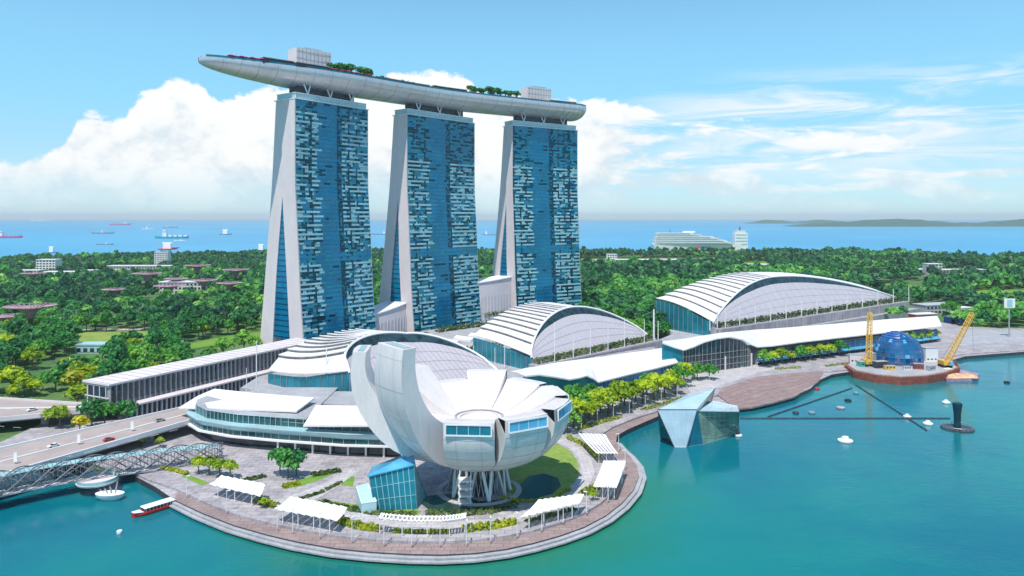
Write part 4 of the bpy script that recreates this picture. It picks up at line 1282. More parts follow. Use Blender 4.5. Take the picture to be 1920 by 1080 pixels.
q.build('sand_heap', 'orange_sand', bg_)
p = G(1776, 700, 1.8); MB().box((p.x, p.y, 1.8), (5, 4, 3.2)).build('deckhouse', 'white_paint', bg_)

# ------------------------------------------------------------------ covered highway, road bridge and foot bridge
cw = thing('covered_highway', 'long covered highway viaduct with flat pale roof and finned grey walls', 'viaduct', (*G(300, 740)[:2], 3))
N1, N2 = Vector((-197, 366)), Vector((-147, 463))          # bay side line
Fd = (N2 - N1).normalized(); Fn = Vector((-Fd.y, Fd.x))    # away from the bay
wd = 19.0
M1, M2 = N1 + Fn * wd, N2 + Fn * wd + Fd * 14
RZ = 21.5
q = MB().plate([[(a.x, a.y, RZ), (b.x, b.y, RZ)] for a, b in ((N1 - Fd * 1.2 - Fn, M1 - Fd * 1.2 + Fn), (N2 - Fn, M2 + Fn), (N2 + Fd * 34 - Fn, M2 + Fd * 26 + Fn))], .9)
q.build('roof', 'concrete_pale', cw)
q = MB(); nf = 30
for k in range(26):
    p = N1.lerp(N2 + Fd * 34, k / 25) + Fn * wd / 2
    q.bar((p.x - Fn.x * wd * .5, p.y - Fn.y * wd * .5, RZ + .12), (p.x + Fn.x * wd * .5, p.y + Fn.y * wd * .5, RZ + .12), .35, .1)
q.build('roof_rib', 'concrete_grey', cw)
E_ = N2 + Fd * 34
MB().prism([tuple(N1 + Fn * .8), tuple(E_ + Fn * .8), tuple(E_ + Fn * (wd - .8)), tuple(N1 + Fn * (wd - .8))], 9, RZ - .9).build('wall', 'concrete_grey', cw)
q = MB()
for k in range(46):
    p = N1.lerp(E_, (k + .5) / 46)
    q.box((p.x + Fn.x * .45, p.y + Fn.y * .45, 11.5), (1.5, .5, 8.2), math.atan2(Fd.y, Fd.x))
q.bar((N1.x + Fn.x * .5, N1.y + Fn.y * .5, 12.2), (E_.x + Fn.x * .5, E_.y + Fn.y * .5, 12.2), .3, .5)
q.build('window_band', 'glass_dark', cw)
q = MB()
for k in range(47):
    p = N1.lerp(E_, k / 46)
    q.box((p.x, p.y, 9.8), (.5, 1.2, 10.6), math.atan2(Fd.y, Fd.x))
q.build('wall_fin', 'concrete_grey', cw)
q = MB(); c_ = (N1 + M1) / 2
q.box((c_.x - Fd.x * .1, c_.y - Fd.y * .1, 10.2), (.5, wd * .74, 9.2), math.atan2(Fd.y, Fd.x))
q.build('portal_glazing', 'glass_navy', cw)
q = MB()
for s in (-.37, -.12, .12, .37):
    q.box((c_.x - Fd.x * .5 + Fn.x * s * wd, c_.y - Fd.y * .5 + Fn.y * s * wd, 9.6), (.4, .5, 10.4), math.atan2(Fd.y, Fd.x))
for z in (9.4, 14, 19.6):
    q.box((c_.x - Fd.x * .5, c_.y - Fd.y * .5, z), (.4, wd * .98, .5), math.atan2(Fd.y, Fd.x))
q.build('portal_frame', 'concrete_pale', cw)
# lower deck with a pale ledge along the bay side
LN = -7.0
q = MB().plate([[(a.x + Fn.x * LN, a.y + Fn.y * LN, 10.2), (a.x + Fn.x * 1.5, a.y + Fn.y * 1.5, 10.2)] for a in (N1 + Fd * 2, N1.lerp(E_, .5), E_)], .8)
q.build('ledge', 'concrete_pale', cw)
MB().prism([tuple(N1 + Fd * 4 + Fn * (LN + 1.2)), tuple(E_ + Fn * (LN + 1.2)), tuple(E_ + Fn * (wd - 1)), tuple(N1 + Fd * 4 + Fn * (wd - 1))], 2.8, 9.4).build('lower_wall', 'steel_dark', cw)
q = MB()
for k in range(50):
    p = (N1 + Fd * 4).lerp(E_, k / 49) + Fn * LN
    q.box((p.x + Fn.x * .5, p.y + Fn.y * .5, 3), (.75, .9, 6.5), math.atan2(Fd.y, Fd.x))
q.build('lower_fin', 'concrete_grey', cw)

def road_bridge(name, label, a0, a1, b0, b1, z, m, piers, parapets):
    """deck between edge lines a (away from the bay) and b (bay side)"""
    r = thing(name, label, 'bridge', (*((a0 + b1) / 2), 0))
    MB().hexa([(*a0, z - 1.6), (*b0, z - 1.6), (*b1, z - 1.6), (*a1, z - 1.6), (*a0, z), (*b0, z), (*b1, z), (*a1, z)]).build('deck', m, r)
    d = (a1 - a0).normalized(); n = Vector((d.y, -d.x))
    for p, q_ in ((a0, a1), (b0, b1)):
        MB().bar((*p, z + 1.0), (*q_, z + 1.0), .7, 2.0).build('parapet', 'white_paint' if parapets else 'concrete_pale', r)
    q = MB()
    w = (b0 - a0).length
    for f in (.27, .5, .73):
        p0, p1 = a0.lerp(b0, f), a1.lerp(b1, f)
        if f == .5:
            q.bar((*p0, z + .35), (*p1, z + .35), .8, .35)
        else:
            L_ = (p1 - p0).length
            for k in range(int(L_ / 9)):
                s = p0 + d * (k * 9); e = s + d * 4
                q.bar((*s, z + .03), (*e, z + .03), .22, .02)
    q.build('lane_marking', 'white_paint', r)
    for t in piers:
        for f in (.25, .75):
            p = a0.lerp(b0, f).lerp(a1.lerp(b1, f), t)
            MB().prism([(p.x - 1.5, p.y - 1), (p.x + 1.5, p.y - 1), (p.x + 1.5, p.y + 1), (p.x - 1.5, p.y + 1)], -1.5, z - 1.6).build('pier', 'concrete_grey', r)
    return r, d
pA0, pA1 = G(-420, 945, 9), G(352, 763, 9)
pB0, pB1 = G(-420, 1035, 9), G(372, 788, 9)
def ext(p, q, k): return Vector(p[:2]) + (Vector(q[:2]) - Vector(p[:2])) * k
lowA0, lowA1 = Vector(G(0, 843, 9)[:2]), Vector(G(345, 765, 9)[:2])
lowB0, lowB1 = Vector(G(0, 893, 9)[:2]), Vector(G(350, 792, 9)[:2])
rb1, rd1 = road_bridge('road_bridge', 'wide road bridge with white parapets crossing the inlet next to the foot bridge', ext(lowA0, lowA1, -.9), ext(lowA0, lowA1, 1.06), ext(lowB0, lowB1, -.9), ext(lowB0, lowB1, 1.06), 9.0, 'asphalt', (.15, .35, .6, .85), True)
upA0, upA1 = Vector(G(0, 748, 9.2)[:2]), N1 + Fn * (wd - 1)
upB0, upB1 = Vector(G(0, 786, 9.2)[:2]), N1 + Fn * 1
rb2, rd2 = road_bridge('road_bridge', 'elevated road running out of the covered highway portal', ext(upA0, upA1, -.9), upA1, ext(upB0, upB1, -.9), upB1, 9.2, 'asphalt', (.2, .45, .7, .92), False)

# foot bridge: two counter wound steel tubes round a walkway
fb = thing('foot_bridge', 'curved steel foot bridge wrapped in a double helix of tubes', 'bridge', (*G(150, 880)[:2], 0))
def fpt(x, y, z):
    return G(x, y, z)
cl = [fpt(-330, 985, 9), fpt(-200, 950, 9), fpt(-60, 912, 9), fpt(60, 886, 8.8), fpt(170, 868, 8.4), fpt(270, 855, 7.6), fpt(350, 846, 6.6), fpt(420, 842, 5.6)]
def spl(pts, n):
    out_ = []
    for i in range(len(pts) - 1):
        p0, p1, p2, p3 = pts[max(i - 1, 0)], pts[i], pts[i + 1], pts[min(i + 2, len(pts) - 1)]
        for k in range(n):
            u = k / n
            out_.append(.5 * ((2 * p1) + (p2 - p0) * u + (2 * p0 - 5 * p1 + 4 * p2 - p3) * u * u + (3 * p1 - p0 - 3 * p2 + p3) * u ** 3))
    out_.append(pts[-1]); return out_
cl = [p + Vector((1.5, -4.5, -2.0)) for p in cl]
cl = spl(cl, 26)
dist = [0.0]
for a, b in zip(cl, cl[1:]): dist.append(dist[-1] + (b - a).length)
def helix(rad, turns_len, ph, sgn, r):
    pp = []
    for i, p in enumerate(cl):
        d = (cl[min(i + 1, len(cl) - 1)] - cl[max(i - 1, 0)]).normalized()
        u = d.cross(Vector((0, 0, 1))).normalized(); w = Vector((0, 0, 1))
        a = sgn * 2 * math.pi * dist[i] / turns_len + ph
        pp.append(p + u * (rad * math.cos(a)) + w * (rad * math.sin(a) + 1.5))
    return MB().path(pp, r, n=6)
for k in range(5): helix(4.5, 38, 2 * math.pi * k / 5, 1, .26).build('outer_helix_tube', 'steel_bridge', fb)
for k in range(5): helix(3.5, 38, 2 * math.pi * k / 5 + .4, -1, .22).build('inner_helix_tube', 'steel_bridge', fb)
MB().plate([[p + (cl[min(i + 1, len(cl) - 1)] - cl[max(i - 1, 0)]).normalized().cross(Vector((0, 0, 1))) * s + Vector((0, 0, -1.8)) for s in (-3, 3)] for i, p in enumerate(cl)], .5).build('walkway', 'concrete_pale', fb)
q = MB()
for i in range(2, len(cl) - 2, 2):
    p = cl[i]; d = (cl[i + 1] - cl[i - 1]).normalized(); u = d.cross(Vector((0, 0, 1)))
    q.path([p + u * (4.0 * math.cos(2 * math.pi * k / 12)) + Vector((0, 0, 4.0 * math.sin(2 * math.pi * k / 12) + 1.5)) for k in range(13)], .09, n=4)
q.build('ring_frame', 'steel_bridge', fb)
q = MB()
for i in range(6, len(cl) - 8, 3):
    p = cl[i]; d = (cl[i + 1] - cl[i - 1]).normalized(); u = d.cross(Vector((0, 0, 1)))
    q.quad(*[p + d * s + u * (3.8 * math.cos(a)) + Vector((0, 0, 3.8 * math.sin(a) + 1.5)) for s, a in ((-1.6, R(55)), (1.6, R(55)), (1.6, R(105)), (-1.6, R(105)))])
q.build('canopy_panel', 'glass_light', fb)
# viewing pods over white boat shaped pier heads
for px_, py_ in ((206, 936), (-90, 1010)):
    g = G(px_, py_, 0)
    q = MB()
    sec = []
    for a, b, z in ((3.6, 1.7, .0), (4.9, 2.6, 1.0), (5.2, 2.9, 2.3), (4.4, 2.2, 2.5), (0.1, .1, 2.0)):
        sec.append([(g.x + a * math.cos(2 * math.pi * k / 24), g.y + b * math.sin(2 * math.pi * k / 24), z) for k in range(25)])
    q.grid(sec)
    q.build('pier_head', 'fabric_white', fb, smooth=True)
    near_ = min(cl, key=lambda p: (p.xy - g.xy).length)
    q = MB()
    for dx_ in (-4.5, -1.5, 1.5, 4.5):
        q.tube((g.x + dx_ * .45, g.y, 2.0), (near_.x + dx_ * 1.4, near_.y - 1, near_.z - 2.2), .32, n=6)
    q.build('pier_strut', 'steel', fb)
    q = MB().lathe((near_.x + .8, near_.y - 5.5, near_.z - 2.3), [(0.05, -.3), (7.0, -.3), (7.2, .3), (.05, .3)], 28)
    pod_ = q.build('viewing_pod', 'concrete_pale', fb)
    q = MB().lathe((near_.x + .8, near_.y - 5.5, near_.z - 2.0), [(6.9, 0), (6.9, 1.2)], 28); q.build('railing', 'glass_light', pod_)
# ------------------------------------------------------------------ vegetation
def crown_arrays(n, rx, rz, zc, blobs, size, seed, flat=.35):
    """n small leaf clumps (bent quads) spread through several blobs; returns verts (n,4,3)"""
    g = np.random.default_rng(seed)
    bc = []
    for k in range(blobs):
        a = 2 * math.pi * (k + g.random() * .6) / max(1, blobs - 1)
        rr_ = 0 if k == 0 else rx * (.45 + .25 * g.random())
        bc.append((rr_ * math.cos(a), rr_ * math.sin(a), zc + (rz * .25 if k == 0 else rz * (g.random() * .7 - .35)), rx * (.62 if k == 0 else .36 + .2 * g.random()), rz * (.75 if k == 0 else .4 + .25 * g.random())))
    bc = np.array(bc)
    w = bc[:, 3] ** 2; w = w / w.sum()
    idx = g.choice(len(bc), n, p=w)
    d = g.normal(size=(n, 3)); d /= np.linalg.norm(d, axis=1)[:, None]
    d[:, 2] = np.where(d[:, 2] < -.35, -d[:, 2], d[:, 2])
    rad = .72 + .36 * g.random(n) ** .6
    c = bc[idx]
    pos = c[:, :3] + d * rad[:, None] * np.stack([c[:, 3], c[:, 3], c[:, 4]], 1)
    nrm = d + g.normal(size=(n, 3)) * .55; nrm[:, 2] += flat
    nrm /= np.linalg.norm(nrm, axis=1)[:, None]
    t = np.cross(nrm, g.normal(size=(n, 3))); t /= np.linalg.norm(t, axis=1)[:, None]
    b = np.cross(nrm, t)
    s = size * (.6 + .8 * g.random(n))[:, None]
    q = np.stack([pos - t * s, pos - b * s * .8, pos + t * s, pos + b * s * .8], 1)
    q[:, 0] += nrm * s * .3; q[:, 2] -= nrm * s * .25
    return q

def arr_mesh(name, q, m, tint=None):
    n = len(q)
    me = bpy.data.meshes.new(name)
    me.vertices.add(n * 4); me.loops.add(n * 4); me.polygons.add(n)
    me.vertices.foreach_set('co', q.reshape(-1).astype(np.float32))
    me.loops.foreach_set('vertex_index', np.arange(n * 4, dtype=np.int32))
    me.polygons.foreach_set('loop_start', np.arange(0, n * 4, 4, dtype=np.int32))
    me.polygons.foreach_set('loop_total', np.full(n, 4, dtype=np.int32))
    me.materials.append(MATS[m])
    if tint is not None:
        at = me.attributes.new('tint', 'FLOAT', 'FACE')
        at.data.foreach_set('value', tint.astype(np.float32))
    me.update(); me.validate()
    return me

def tree_proto(kind, leaf, n, rx, rz, h, blobs, size, seed):
    """a tree h tall at the origin; its crown is a child mesh"""
    g = random.Random(seed)
    zc = h - rz
    q = MB()
    q.path([(0, 0, -.3), (.1, .05, zc * .5), (.15, -.1, zc)], [.42, .30, .18], n=6)
    for k in range(4):
        a = k * 1.57 + g.random(); r = rx * .55
        q.path([(.1, 0, zc * .55), (r * .5 * math.cos(a), r * .5 * math.sin(a), zc * .85), (r * math.cos(a), r * math.sin(a), zc + rz * .2)], [.2, .13, .06], n=5)
    root = bpy.data.objects.new(kind, None); col.objects.link(root); WM[root.name] = Matrix.Identity(4)
    q.build('trunk', 'bark', root)
    me = arr_mesh('crown', crown_arrays(n, rx, rz, zc, blobs, size, seed), leaf)
    o = bpy.data.objects.new('crown', me); col.objects.link(o); o.parent = root
    return root
P_deep = [tree_proto('tree', 'leaf_deep', 300, 6.2, 4.6, 13, 7, .95, 31), tree_proto('tree', 'leaf_deep', 260, 5.0, 5.4, 14, 6, .95, 32)]
P_mid = [tree_proto('tree', 'leaf_mid', 300, 6.4, 4.4, 12, 7, .95, 33), tree_proto('tree', 'leaf_mid', 260, 5.0, 4.4, 11, 6, .9, 34)]
P_lime = [tree_proto('tree', 'leaf_lime', 320, 5.0, 3.8, 10.5, 7, .75, 35), tree_proto('tree', 'leaf_lime', 280, 4.2, 3.6, 9.5, 6, .7, 36)]
P_gold = [tree_proto('tree', 'leaf_gold', 260, 5.2, 3.8, 10.5, 7, .85, 37)]
used = set()
ANCHOR = {}
def tree(protos, x, y, z, s, label, group, sz=None):
    p = random.choice(protos)
    sc_ = (s, s, s * random.uniform(.9, 1.12) if sz is None else sz)
    rz = random.uniform(0, 6.28)
    if p.name not in used:
        used.add(p.name)
        p.location = (x, y, z); p.rotation_euler = (0, 0, rz); p.scale = sc_
        o = p
    else:
        o = dup(p, (x, y, z), rz, sc_)
    tag(o, label, 'tree', group)
    return o
def tree_px(protos, px, py, z, s, label, group):
    p = G(px, py, z)
    return tree(protos, p.x, p.y, z, s, label, group)

# waterfront row in front of the shops, pixel of each trunk foot
row = [(1075, 800, 1.05), (1096, 797, 1.0), (1118, 788, 1.0), (1141, 781, 1.0), (1163, 773, 1.0), (1184, 765, .95), (1205, 757, .95), (1226, 750, .95), (1246, 744, .9), (1266, 738, .9)]
row = [(x, y, s * 1.36) for x, y, s in row]
row_b = [(x + 8, y - 13, s * .92) for x, y, s in row]
for k, (x, y, s) in enumerate(row):
    tree_px(P_lime, x, y, 3, s, f'{ORD[k]} yellow-green tree from the lotus building in the row before the nearer shops', 'yellow-green trees before the nearer shops')
for k, (x, y, s) in enumerate(row_b):
    tree_px(P_lime if k % 3 else P_mid, x, y, 3, s, f'{ORD[k]} tree from the lotus building in the inner row against the nearer shopfront', 'inner tree row against the nearer shops')
row2 = [(1068, 778, 1.15), (1085, 768, 1.1), (1108, 762, 1.1), (1064, 812, .95)]
for k, (x, y, s) in enumerate(row2):
    tree_px(P_mid, x, y, 3, s, f'{ORD[k]} darker green tree beside the lotus building at the end of the nearer shops', 'darker green trees beside the lotus building')
for k, (x, y, s) in enumerate([(1282, 716, 1.2), (1307, 712, .85), (1330, 711, .85)]):
    tree_px(P_lime if k == 0 else P_mid, x, y, 3, s, ['big round lime tree before the arched entrance of the farther shops', 'small green tree next to the big lime tree by the arched entrance',
            'small green tree nearest to the plaza paving by the arched entrance'][k], 'trees by the arched entrance')
row3_s = 1.12
row3 = [(1432, 688), (1448, 685), (1466, 682), (1484, 680), (1502, 677), (1520, 675), (1538, 672), (1556, 670), (1574, 667), (1660, 652), (1676, 650), (1692, 648), (1708, 646), (1724, 643), (1740, 641), (1755, 638)]
for k, (x, y) in enumerate(row3):
    tree_px(P_lime if k % 4 else P_mid, x, y, 3, .85 * row3_s, f'{ORD[k]} small tree from the arched entrance in the row before the farther shops', 'small trees before the farther shops')
for k, (x, y, s) in enumerate([(372, 888, .7), (392, 890, .75), (412, 893, .72), (432, 896, .68)]):
    tree_px(P_lime, x, y, 3, s, f'{ORD[k]} small yellow-green tree from the foot bridge in the cluster above the white canopy', 'small yellow-green trees by the foot bridge end')
for k, (x, y, s) in enumerate([(525, 893, .78), (540, 896, .85), (556, 893, .78)]):
    tree_px(P_deep, x, y, 3, s, f'{ORD[k]} dark green tree from the foot bridge in the clump before the curved glass mall', 'dark green clump before the glass mall')
for k, (x, y, s, p, lb) in enumerate([(90, 800, .9, P_lime, 'yellow-green tree between the two roads, nearest the picture edge of its clump'), (112, 803, .95, P_lime, 'second yellow-green tree in the clump between the two roads'),
        (150, 812, .85, P_gold, 'golden tree in the clump between the two roads'), (172, 803, 1.0, P_deep, 'dark green tree under the portal of the covered highway'),
        (196, 800, 1.0, P_mid, 'broad green tree below the portal corner of the covered highway'), (236, 795, .85, P_deep, 'dark green tree against the finned lower wall of the covered highway'),
        (268, 836, .45, P_lime, 'small lime tree beside the road bridge parapet near the mall'), (300, 838, .4, P_lime, 'smallest lime tree beside the road bridge parapet near the mall'),
        (1112, 938, .42, P_lime, 'small lime tree between the two canopies nearest the round boardwalk tip'), (495, 952, .4, P_lime, 'small lime tree between the two slatted canopies on the boardwalk')]):
    tree_px(p, x, y, 3, s, lb, 'scattered trees by the roads and canopies')

# shrubs and hedges
def hedge(px, z, w, h, n, m, label, group, size=.5, pts=None):
    pts = pts or [G(x, y, z) for x, y in px]
    seg = [(b - a).length for a, b in zip(pts, pts[1:])]
    tot = sum(seg)
    g = np.random.default_rng(len(px) * 131 + int(px[0][0]))
    t = g.random(n) * tot
    pos = np.zeros((n, 3)); nr = np.zeros((n, 3))
    for i, u in enumerate(t):
        k = 0
        while k < len(seg) - 1 and u > seg[k]: u -= seg[k]; k += 1
        p = pts[k].lerp(pts[k + 1], min(1, u / seg[k])); d = (pts[k + 1] - pts[k]).normalized(); s = Vector((-d.y, d.x, 0))
        a = g.random() * math.pi
        r = .75 + .35 * g.random()
        o = s * (math.cos(a) * w / 2 * r)
        hh = h * (.75 + .5 * math.sin(p.x * .9 + p.y * .7) ** 2)
        pos[i] = (p.x + o.x, p.y + o.y, z + math.sin(a) * hh * r)
        nr[i] = (s.x * math.cos(a), s.y * math.cos(a), math.sin(a))
    nr += g.normal(size=(n, 3)) * .5; nr /= np.linalg.norm(nr, axis=1)[:, None]
    tt = np.cross(nr, g.normal(size=(n, 3))); tt /= np.linalg.norm(tt, axis=1)[:, None]
    bb = np.cross(nr, tt); s = size * (.6 + .8 * g.random(n))[:, None]
    q = np.stack([pos - tt * s, pos - bb * s, pos + tt * s, pos + bb * s], 1)
    base = pos.mean(0); base[2] = z
    me = arr_mesh('hedge', q - base, m)
    o = bpy.data.objects.new('hedge', me); col.objects.link(o); o.location = base
    return tag(o, label, 'hedge', group)
hg = 'planted hedges round the lotus building'
hedge([(637, 978), (670, 989), (712, 995)], 3, 3.0, 1.8, 420, 'hedge_leaf', 'lime hedge on the boardwalk side between wide slatted canopy and pergola', hg)
hedge([(735, 998), (790, 999), (845, 998)], 3, 1.6, .9, 260, 'hedge_leaf', 'thin low hedge running under the middle of the white pergola', hg)
hedge([(868, 996), (920, 990), (968, 980)], 3, 3.0, 1.8, 420, 'hedge_leaf', 'lime hedge between the pergola end and the slatted canopy by the pond', hg)
hedge([(985, 979), (1040, 966), (1080, 953)], 3, 1.8, .8, 220, 'shrub_leaf', 'thin dark hedge in front of the slatted canopy by the pond', hg)
hedge([(1064, 822), (1088, 832), (1110, 846), (1125, 862)], 3, 2.4, 1.5, 380, 'hedge_leaf', 'curved lime hedge beside the canopy nearest the crystal pavilion', hg)
hedge([(1092, 928), (1108, 920), (1122, 912)], 3, 3.4, 1.6, 240, 'hedge_leaf', 'short lime hedge at the outer end of the round boardwalk tip', hg)
hedge([(480, 938), (500, 945), (520, 951)], 3, 3.0, 1.5, 240, 'hedge_leaf', 'short lime hedge between the two canopies on the foot bridge side', hg)
hedge([(600, 942), (650, 954), (720, 965), (780, 965)], 3, 3.6, 1.0, 520, 'shrub_leaf', 'dark planted strip along the path before the glass lobby', hg)
hedge([(800, 962), (860, 966), (920, 960), (965, 950)], 3, 3.4, 1.2, 420, 'shrub_leaf', 'dark planted strip below the lotus building stair', hg)
hedge([(585, 893), (612, 888), (638, 884)], 3, 3.0, 1.3, 260, 'shrub_leaf', 'dark green bed along the grass strip before the glass mall', hg)
hedge([(530, 915), (545, 911), (560, 908)], 3, 3.0, 1.1, 200, 'hedge_leaf', 'short lime bed under the dark green clump before the glass mall', hg)
hedge([(440, 905), (470, 900), (500, 893)], 3, 2.2, 1.0, 220, 'shrub_leaf', 'low dark bed between small yellow-green trees and dark green clump', hg)
hedge([(300, 878), (330, 884), (352, 890)], 3, 2.0, 1.0, 180, 'hedge_leaf', 'low lime bed beside the end of the foot bridge', hg)
hedge([(560, 938), (600, 925), (640, 905)], 3, 1.6, .8, 220, 'shrub_leaf', 'thin dark bed along the curving path to the glass lobby', hg)
hedge([(940, 935), (985, 942), (1030, 938), (1070, 918)], 3, 1.6, .8, 260, 'hedge_leaf', 'thin lime edging round the lily pond lawn', hg)
hedge([(1085, 806), (1130, 792), (1165, 782)], 3, 2.6, 1.2, 300, 'hedge_leaf', 'lime hedge on the promenade between tree row and boardwalk bend', 'promenade hedges')
hedge([(1205, 770), (1245, 758), (1290, 745)], 3, 2.6, 1.2, 300, 'hedge_leaf', 'lime hedge on the promenade behind the crystal pavilion', 'promenade hedges')
hedge([(1455, 692), (1500, 690)], 3, 2.4, 1.0, 130, 'hedge_leaf', 'short lime hedge at the upper rim of the plaza steps', 'promenade hedges')
hedge([(1545, 688), (1590, 682)], 3, 2.4, 1.0, 130, 'hedge_leaf', 'short lime hedge before the work platform', 'promenade hedges')
hedge([(500, 694), (535, 683), (560, 676)], 9, 4, 2.0, 260, 'shrub_leaf', 'green hedge at the foot of the tallest looking tower', 'terrace planting')
def hall_line(hl, off, z, t0=0.0, t1=1.0):
    _, f0, f1, bv = hl; fw = -bv.normalized()
    return [Vector((*(f0.lerp(f1, t) + fw * off), z)) for t in (t0, (t0 + t1) / 2, t1)]
hedge([(1, 1)], 11, 4, 3.0, 420, 'shrub_leaf', 'green terrace planting between lotus building and low arched hall plate', 'terrace planting', .8, hall_line(H1, 4, 11))
hedge([(2, 1)], 14, 4, 3.6, 700, 'shrub_leaf', 'green terrace planting along the foot of the middle hall plate', 'terrace planting', .9, hall_line(H2, 3.5, 14))
hedge([(3, 1)], 16.5, 5, 4.2, 1500, 'shrub_leaf', 'green terrace planting along the foot of the largest hall plate', 'terrace planting', 1.0, hall_line(H3, 4, 16.5))
hedge([(1225, 605), (1265, 612), (1320, 612)], 11, 7, 3.5, 420, 'shrub_leaf', 'green planting below the glazed end of the largest hall', 'terrace planting', .9)
hedge([(905, 592), (945, 590), (975, 590)], 14, 6, 3.0, 260, 'shrub_leaf', 'green planting before the tall atrium wall of the stern end tower', 'terrace planting', .9)

def pts_z(*p): return [Vector((x, y, 9.0)) for x, y in p]
hedge([(11, 1)], 9, 7, 3.5, 520, 'shrub_leaf', 'green planting on the podium before the middle hotel tower', 'terrace planting', 1.0, pts_z((-62, 612), (-35, 640), (-8, 662)))
hedge([(12, 1)], 9, 6, 3.0, 420, 'shrub_leaf', 'green planting on the podium behind the middle hall blades', 'terrace planting', 1.0, pts_z((-34, 520), (0, 560), (30, 590)))
hedge([(13, 1)], 9, 6, 3.0, 420, 'shrub_leaf', 'green planting on the podium between the low hall and the middle tower', 'terrace planting', 1.0, pts_z((-112, 540), (-90, 560), (-66, 590)))
hedge([(14, 1)], 9, 5, 2.6, 320, 'hedge_leaf', 'lime planting on the podium between the low hall and the middle hall', 'terrace planting', .9, pts_z((-40, 470), (-30, 490), (-25, 508)))
rl_ = thing('skylight_row', 'row of low white ridge skylights on the podium before the middle tower', 'skylights', (-40, 560, 9))
for k in range(7):
    c_ = Vector((-78 + 10.5 * k, 520 + 13 * k))
    q = MB(); d_ = Vector((.63, .77)) * 3.6; n_ = Vector((-.77, .63)) * 9
    A4 = [c_ - d_ - n_, c_ + d_ - n_, c_ + d_ + n_, c_ - d_ + n_]
    r0, r1 = c_ - n_, c_ + n_
    v_ = [(*p, 9.0) for p in A4] + [(*p, 10.4) for p in A4] + [(*r0, 12.0), (*r1, 12.0)]
    q.add(v_, [(0, 1, 5, 4), (1, 2, 6, 5), (2, 3, 7, 6), (3, 0, 4, 7), (4, 5, 8), (5, 6, 9, 8), (6, 7, 9), (7, 4, 8, 9)])
    q.build('ridge_skylight', 'white_roof', rl_)
# parkland forest: the trees that show largest are things of their own, the rest one mass
clear = [PG(p, 3) for p in ([(1815, 545), (1960, 540), (1960, 576), (1830, 576)], [(1625, 530), (1745, 530), (1735, 560), (1650, 560)], [(1575, 506), (1670, 506), (1670, 524), (1585, 524)], [(1385, 490), (1445, 490), (1440, 509), (1388, 509)],
        [(325, 650), (420, 628), (505, 616), (505, 652), (430, 664), (345, 682)], [(130, 624), (295, 618), (275, 662), (145, 664)], [(1075, 484), (1345, 482), (1345, 501), (1075, 503)],
        [(1745, 506), (1835, 506), (1835, 517), (1750, 517)], [(1865, 500), (1965, 500), (1965, 516), (1875, 513)], [(210, 655), (330, 632), (338, 640), (222, 664)],
        [(1700, 572), (1815, 570), (1815, 604), (1700, 602)])]
def inside(x, y, poly):
    c = False; n = len(poly); j = n - 1
    for i in range(n):
        if (poly[i][1] > y) != (poly[j][1] > y) and x < (poly[j][0] - poly[i][0]) * (y - poly[i][1]) / (poly[j][1] - poly[i][1]) + poly[i][0]: c = not c
        j = i
    return c
pavedp = [tuple(p) for p in PG([(252, 892)] + quay, 2.2) + PG([(2100, 655), (2100, 600)], 3) + PG(back, 3.0)]
podp = [(p[0] + (8 if p[0] > 100 else -8), p[1]) for p in pod_poly]
tow = [[(-175, 520), (-140, 515), (-85, 590), (-140, 640)], [(-120, 640), (-80, 600), (-20, 675), (-60, 730)], [(-40, 720), (5, 675), (75, 735), (30, 780)]]
site = [(-225, 360), (-190, 350), (-110, 470), (-110, 560), (-190, 520)]
roadz = [tuple(ext(upA0, upA1, -.9) + Vector((-10, 8))), tuple(upA1 + Vector((-8, 6))), tuple(upB1), tuple(lowB1), tuple(ext(lowB0, lowB1, -.9))]
landp = [(p[0], p[1]) for p in land]
cand = []
for gy in np.arange(400, 1990, 11.4):
    for gx in np.arange(-.80 * gy - 30, .80 * gy + 30, 11.4):
        x = gx + rng.uniform(-5, 5); y = gy + rng.uniform(-5, 5)
        cand.append((x, y))
st_list = [(57, 573, 640, 40, 34), (12, 592, 690, 30, 26), (275, 512, 1010, 38, 40), (318, 535, 900, 36, 34), (370, 497, 1150, 40, 40), (442, 505, 1080, 38, 36),
           (382, 525, 960, 34, 30), (430, 530, 900, 30, 26), (215, 542, 880, 28, 30), (62, 512, 1080, 34, 32), (330, 522, 1000, 30, 28)]
st_xy = [((px - 960) * Y / 1400, Y) for px, _, Y, _, _ in st_list]
